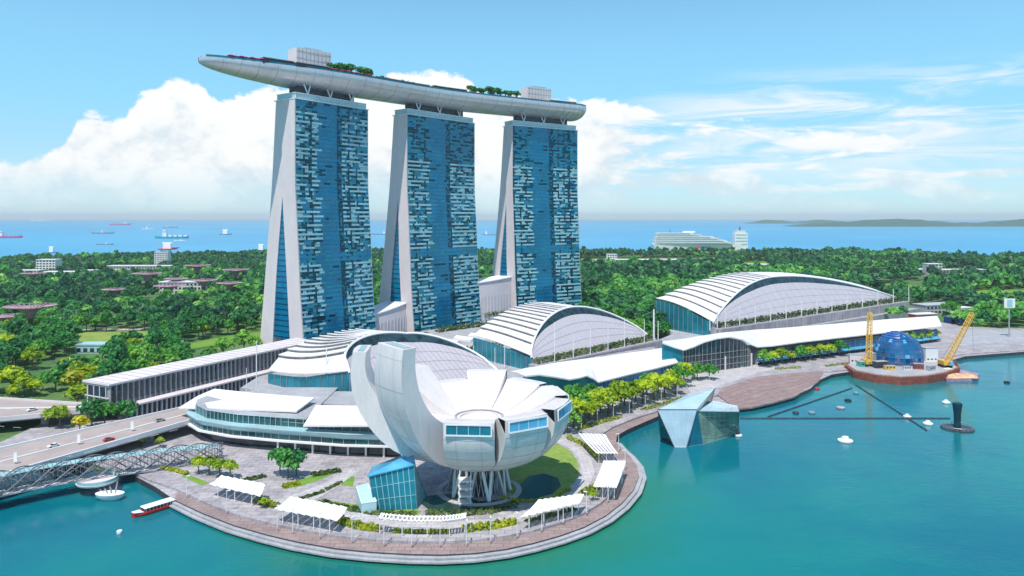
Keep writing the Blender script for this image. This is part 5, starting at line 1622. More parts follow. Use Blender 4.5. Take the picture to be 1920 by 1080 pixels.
lb_ = [(92, 0, 1330, 34, 20, 26, 'white_paint', 'white stepped garden building, tallest of the pale group under the sea line'), (120, 0, 1240, 60, 20, 11, 'white_paint', 'long white garden building below the tallest pale one'),
       (55, 0, 1260, 46, 18, 12, 'concrete_pale', 'pale low building at the picture edge beside the white garden buildings'), (265, 0, 1330, 110, 20, 15, 'concrete_pale', 'long pale low building behind the pink tree towers'),
       (305, 0, 1480, 26, 16, 32, 'white_paint', 'small white block rising at the sea line over the garden'), (165, 0, 1290, 30, 16, 10, 'white_paint', 'short white building at the end of the pale group'),
       (345, 0, 1000, 56, 24, 15, 'concrete_pale', 'pale domed hall among the pink tree towers'), (1147, 0, 1640, 22, 16, 20, 'white_paint', 'white block at the sea line beside the stern end tower'),
       (1220, 0, 1560, 170, 20, 13, 'concrete_pale', 'very long pale low building in the wood under the cruise ship'), (1430, 0, 1480, 60, 24, 8, 'plate_grey', 'grey low building behind the crest of the largest hall'),
       (1722, 0, 1330, 60, 20, 9, 'white_paint', 'white low building amid the far wood beyond the greens'), (1748, 0, 1240, 24, 16, 24, 'concrete_pale', 'pale tower block amid the far wood beyond the greens'),
       (1795, 0, 1290, 90, 20, 11, 'sand', 'sand coloured low building amid the far wood beyond the greens'), (1900, 0, 1370, 90, 22, 11, 'sand', 'sand coloured low building at the picture edge under the sea'),
       (1600, 0, 1560, 80, 18, 10, 'sand', 'sand coloured shed at the shore behind the largest hall'), (188, 0, 560, 30, 13, 6, 'glass_pale', 'small pavilion with pale teal roof among the trees beyond the covered highway'),
       (1680, 0, 1680, 60, 16, 8, 'concrete_pale', 'pale shed on the shoreline beyond the greens')]
bld_xy = [((a[0] - 960) * a[2] / 1400, a[2], a[3]) for a in lb_]
keep = []
for x, y in cand:
    px = 960 + F * x / y; py = HY + F * 100 / y
    if py < 470: continue
    if not inside(x, y, landp): continue
    if any(inside(x, y, p) for p in (pavedp, podp, site, roadz, *tow)): continue
    if any(inside(x, y, p) for p in clear): continue
    if any(abs(x - a) < 20 and -75 < y - b < 20 and rng.random() < .8 for a, b in st_xy): continue
    if any(abs(x - a) < w / 2 + 6 and -58 < y - b < 24 for a, b, w in bld_xy): continue
    # looser planting and glades
    f = math.sin(x * .021 + 1.3) * math.sin(y * .017 + .4) + .5 * math.sin(x * .051 - y * .043)
    if f > .70 and rng.random() < .85: continue
    keep.append((x, y, px, py))
keep.sort(key=lambda t: t[1])
def kind_of(x, y):
    f = math.sin(x * .013 + 2.1) * math.sin(y * .011 + .7) + rng.normal() * .45
    far = min(1, max(0, (y - 900) / 700))
    if rng.random() < .035 * (1 - far): return 'gold'
    if f > .50 + far * .5: return 'lime'
    if f > -.05 + far * .7: return 'mid'
    return 'deep'
mass = []
n_single = 0
for x, y, px, py in keep:
    k = kind_of(x, y)
    vis = -40 < px < 1960 and not (500 < px < 690 and py > 490) and not (730 < px < 890 and py > 490)
    s = rng.uniform(.75, 1.5) if px > 500 or py > 640 else rng.uniform(.7, 1.25)
    if n_single < 225 and vis:
        n_single += 1
        if px < 500:
            where = 'in the belt behind the covered highway' if py > 640 else 'in the garden wood below the pink tree towers'
        elif px < 1100: where = 'in the wood glimpsed between the hotel towers'
        elif px < 1760: where = 'in the wood behind the farther shop row'
        else: where = 'in the wood beside the construction yard'
        word = {'gold': 'golden flowering tree', 'lime': 'yellow-green leafy tree', 'mid': 'mid green leafy tree', 'deep': 'dark green leafy tree'}[k]
        tree({'gold': P_gold, 'lime': P_lime, 'mid': P_mid, 'deep': P_deep}[k], x, y, 2.0, s * 1.05, f'{word} {where}', f'{word}s {where}')
    else:
        mass.append((x, y, s, k))
tq, tt_ = [], []
lows = {(k, v): crown_arrays(n_, 5.6, 4.4, 8.2, 5, sz_, 60 + v, .5) for v in range(4) for k, n_, sz_ in (('near', 80, 1.6), ('far', 34, 2.5))}
for x, y, s, k in mass:
    q = lows[('near' if y < 1000 else 'far', int(rng.integers(4)))]
    a = rng.uniform(0, 6.28); ca, sa = math.cos(a), math.sin(a)
    r = q.copy()
    r[:, :, 0], r[:, :, 1] = (q[:, :, 0] * ca - q[:, :, 1] * sa) * s + x, (q[:, :, 0] * sa + q[:, :, 1] * ca) * s + y
    r[:, :, 2] = q[:, :, 2] * s * rng.uniform(.7, 1.35) + 2.0
    tq.append(r)
    base = {'deep': .05, 'mid': .4, 'lime': .85, 'gold': 1.0}[k]
    tt_.append(np.clip(np.full(len(q), base + rng.normal() * .14), 0, 1.15))
tq = np.concatenate(tq); tt_ = np.concatenate(tt_)
fm = bpy.data.objects.new('forest', arr_mesh('forest', tq, 'leaf_mass', tt_))
col.objects.link(fm); fm['kind'] = 'stuff'
fm['label'] = 'distant parkland wood stretching to the sea'

# pink steel tree towers in the garden
def supertree(x, y, h, w, label):
    r = thing('tree_tower', label, 'tree tower', (x, y, 2.5), 0, 'pink steel tree towers in the garden')
    q = MB().path([(x, y, 2.5), (x, y, h * .5), (x, y, h * .86)], [w * .085, w * .055, w * .06], n=10); q.build('trunk', 'shrub_leaf', r)
    q = MB()
    for k in range(26):
        a = 2 * math.pi * k / 26; c, s = math.cos(a), math.sin(a)
        q.path([(x + w * .07 * c, y + w * .07 * s, h * .62), (x + w * .13 * c, y + w * .13 * s, h * .84), (x + w * .30 * c, y + w * .30 * s, h * .95), (x + w * .5 * c, y + w * .5 * s, h)], [.42, .42, .38, .3], n=4)
    for f, z in ((.2, .90), (.34, .96), (.5, 1.0)):
        q.path([(x + w * f * math.cos(2 * math.pi * k / 24), y + w * f * math.sin(2 * math.pi * k / 24), h * z) for k in range(25)], .2, n=4)
    q.build('branch_frame', 'pink_steel', r)
    q = MB().lathe((x, y, 0), [(w * .07, h * .66), (w * .13, h * .82), (w * .24, h * .90), (w * .36, h * .95)], 24); q.build('canopy_mesh', 'pink_steel', r)
    return r
pos_words = ['widest pink tree tower, standing tall above the trees nearest the roads', 'pink tree tower half cut by the picture edge beside the widest one', 'pink tree tower behind the white low buildings of the garden',
             'pink tree tower in the middle of the garden cluster', 'far pink tree tower close under the sea line', 'pink tree tower closest to the tallest looking hotel tower, higher one',
             'pink tree tower beside the dark trees in the garden cluster', 'lower pink tree tower just beside the tallest looking hotel tower', 'small pink tree tower standing apart before the cluster', 'pale pink tree tower near the white garden buildings at the picture edge',
             'slender pink tree tower in the back of the garden cluster']
for (px, py, Y, w, _), lb in zip(st_list, pos_words):
    p = V(px, py, Y)
    supertree(p.x, Y, p.z, w, lb)

# low buildings in the parkland
def low_building(px, py, Y, w, d, h, m, label, rz=0.0, roof='white_roof', group='low buildings in the parkland'):
    x = (px - 960) * Y / F; z = 2.2
    r = thing('low_building', label, 'building', (x, Y, z), rz, group)
    MB().box((x, Y, z), (w, d, h), rz).build('wall', m, r)
    MB().box((x, Y, z + h), (w * 1.03, d * 1.06, .8), rz).build('roof', roof, r)
    q = MB(); ca, sa = math.cos(rz), math.sin(rz)
    nst = max(1, int(h / 4)); nw = max(3, int(w / 5))
    for s in range(nst):
        q.box((x + sa * (d / 2 + .04), Y - ca * (d / 2 + .04), z + s * h / nst + .9), (w * .97, .1, .3), rz)
        for k in range(nw):
            u = w * ((k + .5) / nw - .5)
            q.box((x + u * ca + sa * (d / 2 + .05), Y + u * sa - ca * (d / 2 + .05), z + s * h / nst + 1.0), (w / nw * .6, .12, h / nst * .5), rz)
    q.build('window', 'glass_dark', r)
for px, _, Y, w, d, h, m, lb in lb_:
    low_building(px, 0, Y, w, d, h, m, lb, 0, 'glass_pale' if m == 'glass_pale' else 'white_roof')
low_building(1752, 0, 790, 40, 18, 9, 'plate_grey', 'grey shed behind the far end of the farther shop row', .3, 'plate_grey')
low_building(1730, 0, 742, 26, 10, 5, 'red_cloth', 'low red shed behind the far end of the farther shop row', .3, 'white_roof')
low_building(1800, 0, 760, 22, 10, 9, 'white_paint', 'white shed beside the grey shed behind the farther shops', .3)
low_building(1790, 0, 715, 18, 8, 6, 'blue_paint', 'blue shed beside the raised end of the slanting crane', .3)
low_building(1405, 0, 860, 90, 40, 17, 'steel_dark', 'dark pavilion with pale flat roof peeping over the largest hall', .62, 'concrete_pale')
sg = thing('billboard', 'pale billboard on a tall pole above the trees by the yard', 'billboard', (*G(1895, 632)[:2], 3))
p = V(1893, 570, G(1895, 632).y)
MB().tube((p.x, p.y + .6, 2.5), (p.x, p.y + .6, p.z + 3), .5, n=8).build('pole', 'steel', sg)
MB().box((p.x, p.y, p.z - 3), (9, .6, 7.5)).build('panel', 'white_paint', sg)
MB().box((p.x, p.y - .35, p.z - 2.2), (4.6, .1, 5.8)).build('printed_sheet', 'glass_light', sg)

# roof park trees and umbrellas
pal = tree_proto('palm_tree', 'leaf_deep', 150, 3.6, 3.2, 9.5, 6, .75, 44)
first = True
def deck_tree(t, ac, s, label, group):
    global first
    p = SP(t, ac, DZ)
    if first:
        first = False; o = pal; o.location = p; o.scale = (s,) * 3
    else: o = dup(pal, p, random.uniform(0, 6), s)
    tag(o, label, 'tree', group)
for k in range(11):
    deck_tree(t_at(622 + 6.6 * k + (8 if k > 6 else 0), 8), random.uniform(3, 11), random.uniform(.95, 1.3), f'{ORD[k]} deck tree from the larger rooftop block towards the middle tower', 'deck trees beside the larger rooftop block')
for k in range(15):
    deck_tree(t_at(880 + 6.6 * k, 8), random.uniform(3, 12), random.uniform(.85, 1.25), f'{ORD[k]} deck tree in the grove ending at the smaller rooftop block', 'deck grove beside the smaller rooftop block')
for k in range(8):
    deck_tree(t_at(715 + 20 * k, 16), random.uniform(15.5, 17.5), random.uniform(.38, .55), f'{ORD[k]} small potted tree along the rail between the two deck groves', 'small potted trees along the deck rail')
um = thing('parasol', 'magenta parasol', 'parasol')
q = MB().tube((0, 0, 0), (0, 0, 2.6), .06, n=5); q.build('pole', 'white_paint', um)
q = MB().lathe((0, 0, 0), [(2.6, 2.3), (1.4, 2.9), (.02, 3.4)], 8); q.build('canopy', 'magenta_cloth', um)
um2 = thing('parasol', 'red parasol', 'parasol')
q = MB().tube((0, 0, 0), (0, 0, 2.6), .06, n=5); q.build('pole', 'white_paint', um2)
q = MB().lathe((0, 0, 0), [(2.4, 2.2), (1.3, 2.7), (.02, 3.1)], 8); q.build('canopy', 'red_cloth', um2)
for k in range(8):
    tq_ = t_at(432 + 9 * k, 8); p = SP(tq_, hw(tq_) - 1.6 - (k % 2) * 1.5, DZ + .8)
    o = um if k == 0 else dup(um, p, .3 * k)
    o.location = p; tag(o, f'{ORD[k]} magenta parasol from the pointed tip of the roof deck', 'parasol', 'magenta parasols on the pointed deck')
for k in range(13):
    p = SP(t_at(618 + 6.2 * k, 17), 17.0 - (k % 2) * 1.2, DZ + .8)
    o = um2 if k == 0 else dup(um2, p, .3 * k)
    o.location = p; tag(o, f'{ORD[k]} red parasol from the larger rooftop block along the deck rail', 'parasol', 'red parasols along the deck rail')
# ------------------------------------------------------------------ masts, canopies, lamps
ms = thing('mast', 'white mast', 'mast')
MB().tube((0, 0, 0), (0, 0, 1.0), .26, .17, n=8).build('pole', 'white_paint', ms)
MB().lathe((0, 0, 0), [(.55, 0), (.55, .012), (.3, .03), (.02, .03)], 10).build('base', 'concrete_grey', ms)
MB().lathe((0, 0, 0), [(.2, .985), (.26, .995), (.02, 1.005)], 8).build('cap', 'white_paint', ms)
mast_used = False
def mast(px, py0, py1, z, thick, label, group):
    global mast_used
    p = G(px, py0, z); hgt = (py0 - py1) * p.y / F
    if not mast_used:
        mast_used = True; o = ms; o.location = p
    else: o = dup(ms, p)
    o.scale = (thick, thick, hgt)
    tag(o, label, 'mast', group)
def hall_mast(hl, px, off, z, hgt, thick, label, group):
    global mast_used
    _, f0, f1, bv = hl; fw = -bv.normalized()
    p = on_line(f0 + fw * off, f1 + fw * off, px, 600); p.z = z
    if not mast_used: mast_used = True; o = ms; o.location = p
    else: o = dup(ms, p)
    o.scale = (thick, thick, hgt); tag(o, label, 'mast', group)
for k, x in enumerate((1040, 1075, 1107, 1140, 1171, 1208)):
    hall_mast(H2, x, 8, 14, (24, 15, 17, 18, 20, 17)[k], 1.1, f'{ORD[k]} thin white mast from the lotus building before the middle hall', 'white masts before the middle hall')
for k, x in enumerate((1331, 1345, 1360, 1387, 1416, 1445, 1474, 1503, 1532, 1560, 1588, 1617, 1646, 1675, 1704)):
    hall_mast(H3, x, 8, 16.5, 14.5, 1.6, f'{ORD[k]} pale mast from the arched entrance before the largest hall plate', 'pale masts before the largest hall')
for k, (x, a, b, t, lb) in enumerate([(481, 735, 640, 1.3, 'tall white mast standing before the feet of the tallest looking tower'), (612, 742, 655, 1.4, 'tall white mast before the stepped blades of the low hall'),
        (651, 744, 700, 1.2, 'shorter white mast between low hall and lotus building'), (462, 735, 690, 1.0, 'short white mast beside the covered highway lower wall'),
        (840, 706, 672, 1.0, 'short white mast before the low hall plate beside the tallest petal'), (888, 698, 648, 1.0, 'white mast before the low hall plate above the far petal'),
        (928, 694, 652, 1.0, 'white mast at the end of the low hall plate'), (946, 690, 640, 1.2, 'white mast under the first blade of the middle hall'),
        (1226, 636, 580, 3.0, 'thick white mast at the glazed end of the largest hall'), (1234, 640, 602, 1.4, 'slim white mast right beside the thick white one')]):
    mast(x, a, b, 9.0 if x < 1000 else 13.0, t, lb, 'single white masts on the podium')

def canopy(px4, z, tilt, n, label, masts, cloth='fabric_white'):
    """slatted fabric canopy between four corners (photo pixels at height z), on posts"""
    a, b, c, d = [G(x, y, z) for x, y in px4]
    r = thing('fabric_canopy', label, 'canopy', (*((a + b + c + d) / 4)[:2], 3), 0, 'white canopies along the boardwalk')
    q = MB()
    for k in range(n):
        t0, t1 = k / n, (k + .93) / n
        rows_ = []
        for s in (0, .25, .5, .75, 1):
            sag = -.5 * math.sin(math.pi * s)
            p0, p1 = a.lerp(b, t0).lerp(d.lerp(c, t0), s), a.lerp(b, t1).lerp(d.lerp(c, t1), s)
            rows_.append([p0 + Vector((0, 0, tilt * .5 + sag + .9 * s)), p1 + Vector((0, 0, -tilt * .5 + sag + .9 * s))])
        q.plate(rows_, .12)
    q.build('fabric', cloth, r)
    for k in range(masts):
        t = (k + .5) / masts
        for s in (.06, .94):
            p = a.lerp(b, t).lerp(d.lerp(c, t), s)
            MB().tube((p.x, p.y, 2.9), (p.x, p.y, p.z + .2), .16, n=6).build('post', 'white_paint', r)
    for s in (.06, .94):
        p, e = a.lerp(d, s), b.lerp(c, s)
        MB().bar(p, e, .25, .3).build('beam', 'white_paint', r)
    return r
canopy([(392, 908), (488, 930), (498, 912), (415, 896)], 7.5, .4, 7, 'white slatted canopy on the boardwalk nearest the foot bridge', 3)
canopy([(514, 954), (632, 976), (652, 956), (545, 936)], 7.5, .4, 8, 'wide white slatted canopy beside the red boat side of the pergola', 4)
canopy([(976, 970), (1085, 944), (1096, 930), (1010, 942)], 7.5, .4, 8, 'white slatted canopy between the pond and the boardwalk', 4)
canopy([(1112, 912), (1156, 914), (1174, 868), (1132, 868)], 7.5, .4, 8, 'white slatted canopy at the outer tip of the round boardwalk', 4)
canopy([(1118, 850), (1160, 850), (1136, 818), (1084, 816)], 7.5, .4, 7, 'white slatted canopy closest to the crystal pavilion', 3)
pg = thing('pergola', 'thin white pergola with slim posts before the lotus building', 'pergola', (*G(780, 1000)[:2], 3))
q = MB()
for off in (0, 3.2):
    pts = [G(x, y, 8.0) + Vector((0, off, 0)) for x, y in ((712, 972), (770, 977), (830, 977), (872, 972))]
    q.path(pts, .28, n=4)
q.build('rail', 'white_paint', pg)
q = MB()
pa = [G(x, y, 8.0) for x, y in ((712, 972), (770, 977), (830, 977), (872, 972))]
pa = spl(pa, 8)
for p in pa: q.bar(p + Vector((0, -.4, .4)), p + Vector((0, 3.6, .4)), .5, .2)
q.build('slat', 'fabric_white', pg)
for k in range(0, len(pa), 6):
    MB().tube((pa[k].x, pa[k].y, 3), (pa[k].x, pa[k].y, 8), .17, n=6).build('post', 'white_paint', pg)

lp = thing('lamp_post', 'white lamp post', 'lamp post')
MB().tube((0, 0, 0), (0, 0, 7.2), .15, .10, n=6).build('pole', 'white_paint', lp)
MB().lathe((0, 0, 0), [(.35, 0), (.35, .25), (.16, .4)], 8).build('base', 'concrete_grey', lp)
MB().box((0, -.5, 7.1), (.4, 1.5, .18)).build('lamp_head', 'white_paint', lp)
lps = [(350, 936), (425, 966), (520, 996), (549, 1003), (600, 1012), (660, 1020), (720, 1026), (772, 1028), (825, 1028), (875, 1026), (920, 1020), (970, 1011), (1016, 1000), (1056, 986), (1100, 968), (1140, 945), (1166, 915), (1172, 884), (1160, 850)]
for k, (x, y) in enumerate(lps):
    g = G(x, y - 6, 3)
    o = lp if k == 0 else dup(lp, g)
    o.location = g; o.rotation_euler = (0, 0, math.atan2(ring_c.y - g.y, ring_c.x - g.x) + math.pi / 2)
    tag(o, f'{ORD[k]} white lamp post along the boardwalk counted from the foot bridge end', 'lamp post', 'white lamp posts along the boardwalk')
for k in range(12):
    x, y = lerp(1090, 1420, k / 11), lerp(806, 700, k / 11)
    g = G(x, y, 3)
    tag(dup(lp, g, .6), f'{ORD[k]} white lamp post on the promenade from the lotus building towards the plaza', 'lamp post', 'white lamp posts on the promenade')

# bollards / benches on the boardwalk edge: small dark stools seen as a dotted line under the plaza steps
bl = thing('fender_pile', 'dark pile', 'pile')
MB().tube((0, 0, 0), (0, 0, 2.4), .5, .45, n=8).build('pile', 'steel_dark', bl)
MB().lathe((0, 0, 0), [(.5, 2.4), (.3, 2.7), (.02, 2.75)], 8).build('cap', 'concrete_grey', bl)
k = 0
for i in range(len(e_) - 1):
    for u in range(5):
        x, y = lerp(e_[i][0], e_[i + 1][0], u / 5), lerp(e_[i][1], e_[i + 1][1], u / 5)
        g = G(x, y + 3, 0); g.z = -.6
        o = bl if k == 0 else dup(bl, g)
        o.location = g
        tag(o, f'{ORD[k]} dark pile from the crystal pavilion along the foot of the plaza steps', 'pile', 'dark piles under the plaza steps'); k += 1

# ------------------------------------------------------------------ road things
bn = thing('banner_sign', 'white upright banner', 'sign')
MB().box((0, 0, 0), (.5, .5, .4)).build('base', 'concrete_grey', bn)
MB().box((0, 0, .4), (1.3, .18, 3.4)).build('panel', 'fabric_white', bn)
MB().box((0, 0, 3.8), (1.4, .26, .12)).build('cap', 'white_paint', bn)
for k, (x, y) in enumerate([(29, 868), (148, 832), (248, 807)]):
    g = G(x, y, 9.3)
    o = bn if k == 0 else dup(bn, g)
    o.location = g; tag(o, f'{ORD[k]} white upright banner on the road bridge median counted from the picture edge', 'banner', 'white banners on the bridge median')
def car(px, py, z, m, label, heading):
    g = G(px, py, z); r = thing('car', label, 'car', (g.x, g.y, z), heading)
    def L(x, y, zz):
        c, s = math.cos(heading), math.sin(heading); return (g.x + x * c - y * s, g.y + x * s + y * c, z + zz)
    pr = [(-2.2, .35), (-2.25, .8), (-1.5, .95), (1.2, .95), (2.15, .75), (2.2, .35)]
    q = MB(); q.grid([[L(x, -.9, zz) for x, zz in pr + pr[:1]], [L(x, .9, zz) for x, zz in pr + pr[:1]]])
    q.add([L(x, -.9, zz) for x, zz in pr], [tuple(range(6))]); q.add([L(x, .9, zz) for x, zz in pr], [tuple(range(5, -1, -1))]); q.build('body', m, r)
    q = MB(); q.hexa([L(-1.5, -.85, .95), L(1.0, -.85, .95), L(1.0, .85, .95), L(-1.5, .85, .95), L(-1.1, -.7, 1.42), L(.3, -.7, 1.42), L(.3, .7, 1.42), L(-1.1, .7, 1.42)]); q.build('window', 'glass_dark', r)
    q = MB(); q.hexa([L(-1.12, -.72, 1.42), L(.32, -.72, 1.42), L(.32, .72, 1.42), L(-1.12, .72, 1.42), L(-1.05, -.66, 1.47), L(.25, -.66, 1.47), L(.25, .66, 1.47), L(-1.05, .66, 1.47)]); q.build('roof', m, r)
    for x in (-1.35, 1.35):
        for y in (-.92, .92):
            MB().tube(L(x, y - .1, .33), L(x, y + .1, .33), .33, n=12).build('wheel', 'black_rubber', r)
    return r
ha = math.atan2(rd1.y, rd1.x)
car(204, 826, 9.03, 'red_paint', 'dark red car on the road bridge near its bay side parapet', ha)
car(300, 790, 9.03, 'steel', 'silver car on the road bridge near the curved mall', ha)
car(100, 838, 9.03, 'white_paint', 'white car in the far lane of the road bridge', ha + math.pi)
car(143, 742, 9.23, 'black_rubber', 'black car leading towards the covered highway portal', ha)
car(158, 739, 9.23, 'steel_dark', 'dark grey car just before the covered highway portal', ha)
car(60, 770, 9.23, 'white_paint', 'white car on the elevated road far from the portal', ha + math.pi)

# ------------------------------------------------------------------ boats and floats in the bay
rbt = thing('river_boat', 'red hulled tour boat with white roof moored by the boardwalk steps', 'boat', (*G(285, 962, 0)[:2], 0))
b0, b1 = G(247, 971, 0), G(328, 946, 0)
bd = (b1 - b0).normalized(); bnn = Vector((-bd.y, bd.x, 0)); bl_ = (b1 - b0).length
def BP(s, w, z): p = b0 + bd * (s * bl_) + bnn * w; return (p.x, p.y, z)
q = MB(); rws = []
for s in [k / 14 for k in range(15)]:
    w = 2.0 * (min(1, s / .25) ** .6) * (1 if s < .9 else 1 - (s - .9) * 2); w = max(w, .1)
    sh = 1.15 + .5 * (1 - min(1, s / .3)) ** 2
    rws.append([BP(s, -w * .7, -.3), BP(s, -w, .5), BP(s, -w, sh), BP(s, w, sh), BP(s, w, .5), BP(s, w * .7, -.3)])
q.grid(rws); q.add(rws[-1], [tuple(range(6))]); q.build('hull', 'red_paint', rbt)
q = MB(); q.hexa([BP(.26, -1.6, 1.15), BP(.93, -1.6, 1.15), BP(.93, 1.6, 1.15), BP(.26, 1.6, 1.15), BP(.28, -1.5, 2.3), BP(.92, -1.5, 2.3), BP(.92, 1.5, 2.3), BP(.28, 1.5, 2.3)]); q.build('cabin_window', 'glass_dark', rbt)
q = MB(); q.hexa([BP(.24, -1.85, 2.3), BP(.96, -1.85, 2.3), BP(.96, 1.85, 2.3), BP(.24, 1.85, 2.3), BP(.26, -1.6, 2.6), BP(.94, -1.6, 2.6), BP(.94, 1.6, 2.6), BP(.26, 1.6, 2.6)]); q.build('roof', 'white_paint', rbt)
q = MB(); q.hexa([BP(.02, -1.0, 1.62), BP(.22, -1.8, 1.3), BP(.22, 1.8, 1.3), BP(.02, 1.0, 1.62), BP(.02, -1.0, 1.75), BP(.22, -1.8, 1.4), BP(.22, 1.8, 1.4), BP(.02, 1.0, 1.75)]); q.build('foredeck', 'fabric_white', rbt)
q = MB()
for k in range(9):
    for w in (-1.62, 1.62): q.tube(BP(.28 + .08 * k, w, 1.15), BP(.28 + .08 * k, w, 2.35), .07, n=4)
q.build('window_post', 'white_paint', rbt)
lnd = thing('landing_block', 'pale concrete landing block at the foot of the quay steps', 'landing', (*G(436, 982, 0)[:2], 0))
g = G(436, 982, 0); MB().box((g.x, g.y, -.5), (4.6, 3.0, 2.1), .3).build('block', 'concrete_pale', lnd)
MB().box((g.x + .6, g.y - 2.0, -.5), (3.0, 1.4, 1.2), .3).build('step', 'concrete_grey', lnd)

def small_float(px, py, w, m, top, label, cat='float'):
    g = G(px, py, 0); r = thing('mooring_float', label, cat, (g.x, g.y, 0), 0, 'floats and buoys in the bay')
    q = MB().lathe((g.x, g.y, 0), [(w * .44, -.3), (w * .5, .25), (w * .5, .8), (w * .42, 1.0), (.02, 1.05)], 14); q.build('hull', m, r)
    if top:
        q = MB().lathe((g.x, g.y, 0), [(w * .25, 1.0), (w * .22, 1.0 + w * .2), (.02, 1.05 + w * .22)], 10); q.build('cabin', top, r)
        MB().tube((g.x, g.y, 1), (g.x, g.y, 1.6 + w * .35), .08, n=5).build('pole', 'steel', r)
for x, y, w, m, t, lb in [(1585, 828, 6.6, 'fabric_white', 'white_paint', 'largest white float, alone in open water off the crystal pavilion'), (1774, 756, 4.2, 'white_paint', 'fabric_white', 'white float between the dome platform and the dark pillar'),
        (1740, 796, 4.6, 'white_paint', 'fabric_white', 'white float at the end of the slanting boom'), (1701, 783, 4.0, 'concrete_pale', 'white_paint', 'pale float on the slanting boom line'),
        (1590, 752, 3.6, 'black_rubber', None, 'round black float nearest the work platform'), (1576, 766, 4.4, 'concrete_grey', None, 'flat grey float below the round black one'),
        (1888, 718, 3.4, 'black_rubber', None, 'black float far out beyond the work barge'), (1522, 775, 3.4, 'grey_hull', None, 'grey float on the horizontal boom before the plaza'), (1492, 775, 3.2, 'steel_dark', None, 'dark float closest to the plaza steps'),
        (1605, 738, 3.0, 'grey_hull', None, 'small grey float at the head of the slanting boom'), (1532, 730, 3.0, 'red_paint', None, 'small red float at the corner of the plaza steps'),
        (1384, 818, 3.6, 'white_paint', 'red_cloth', 'white and red dinghy at the corner of the crystal pavilion'), (224, 1000, 1.7, 'fabric_white', None, 'small white buoy near the red tour boat')]:
    small_float(x, y, w, m, t, lb)
def boom(a, b, n, label):
    p0, p1 = G(*a, 0), G(*b, 0); r = thing('floating_boom', label, 'boom', (*((p0 + p1) / 2)[:2], 0), 0, 'floating booms in the bay')
    q = MB(); d = (p1 - p0)
    for k in range(n):
        s, e = p0 + d * (k / n), p0 + d * ((k + .86) / n)
        q.tube(s + Vector((0, 0, .15)), e + Vector((0, 0, .15)), .36, n=6)
    q.build('pontoon_segment', 'steel_dark', r)
    q = MB(); q.tube(p0 + Vector((0, 0, .5)), p1 + Vector((0, 0, .5)), .12, n=4); q.build('rope', 'steel_dark', r)
boom((1604, 722), (1738, 808), 34, 'slanting dark floating boom from the work platform out into the bay')
boom((1388, 785), (1782, 785), 48, 'long horizontal floating boom from the crystal pavilion to the dark pillar')
boom((1440, 782), (1598, 728), 30, 'floating boom curving along the plaza steps to the work platform')
by = thing('beacon_platform', 'dark round beacon pillar on a low circular raft in the bay', 'beacon', (*G(1795, 806, 0)[:2], 0))
g = G(1795, 804, 0)
q = MB().lathe((g.x, g.y, 0), [(7.4, -.4), (7.4, .5), (6.6, .7), (.02, .75)], 26); q.build('raft', 'steel_dark', by)
q = MB().lathe((g.x, g.y, 0), [(1.7, .7), (1.55, 4), (1.7, 8), (2.1, 11.2), (2.3, 12.4), (1.4, 12.9), (.02, 12.9)], 16); q.build('pillar', 'dark_teal_metal', by)
q = MB()
for k in range(18):
    a = 2 * math.pi * k / 18; q.tube((g.x + 6.8 * math.cos(a), g.y + 6.8 * math.sin(a), .6), (g.x + 6.8 * math.cos(a), g.y + 6.8 * math.sin(a), 1.7), .1, n=4)
q.path([(g.x + 6.8 * math.cos(2 * math.pi * k / 24), g.y + 6.8 * math.sin(2 * math.pi * k / 24), 1.7) for k in range(25)], .08, n=4)
q.build('railing', 'steel', by)

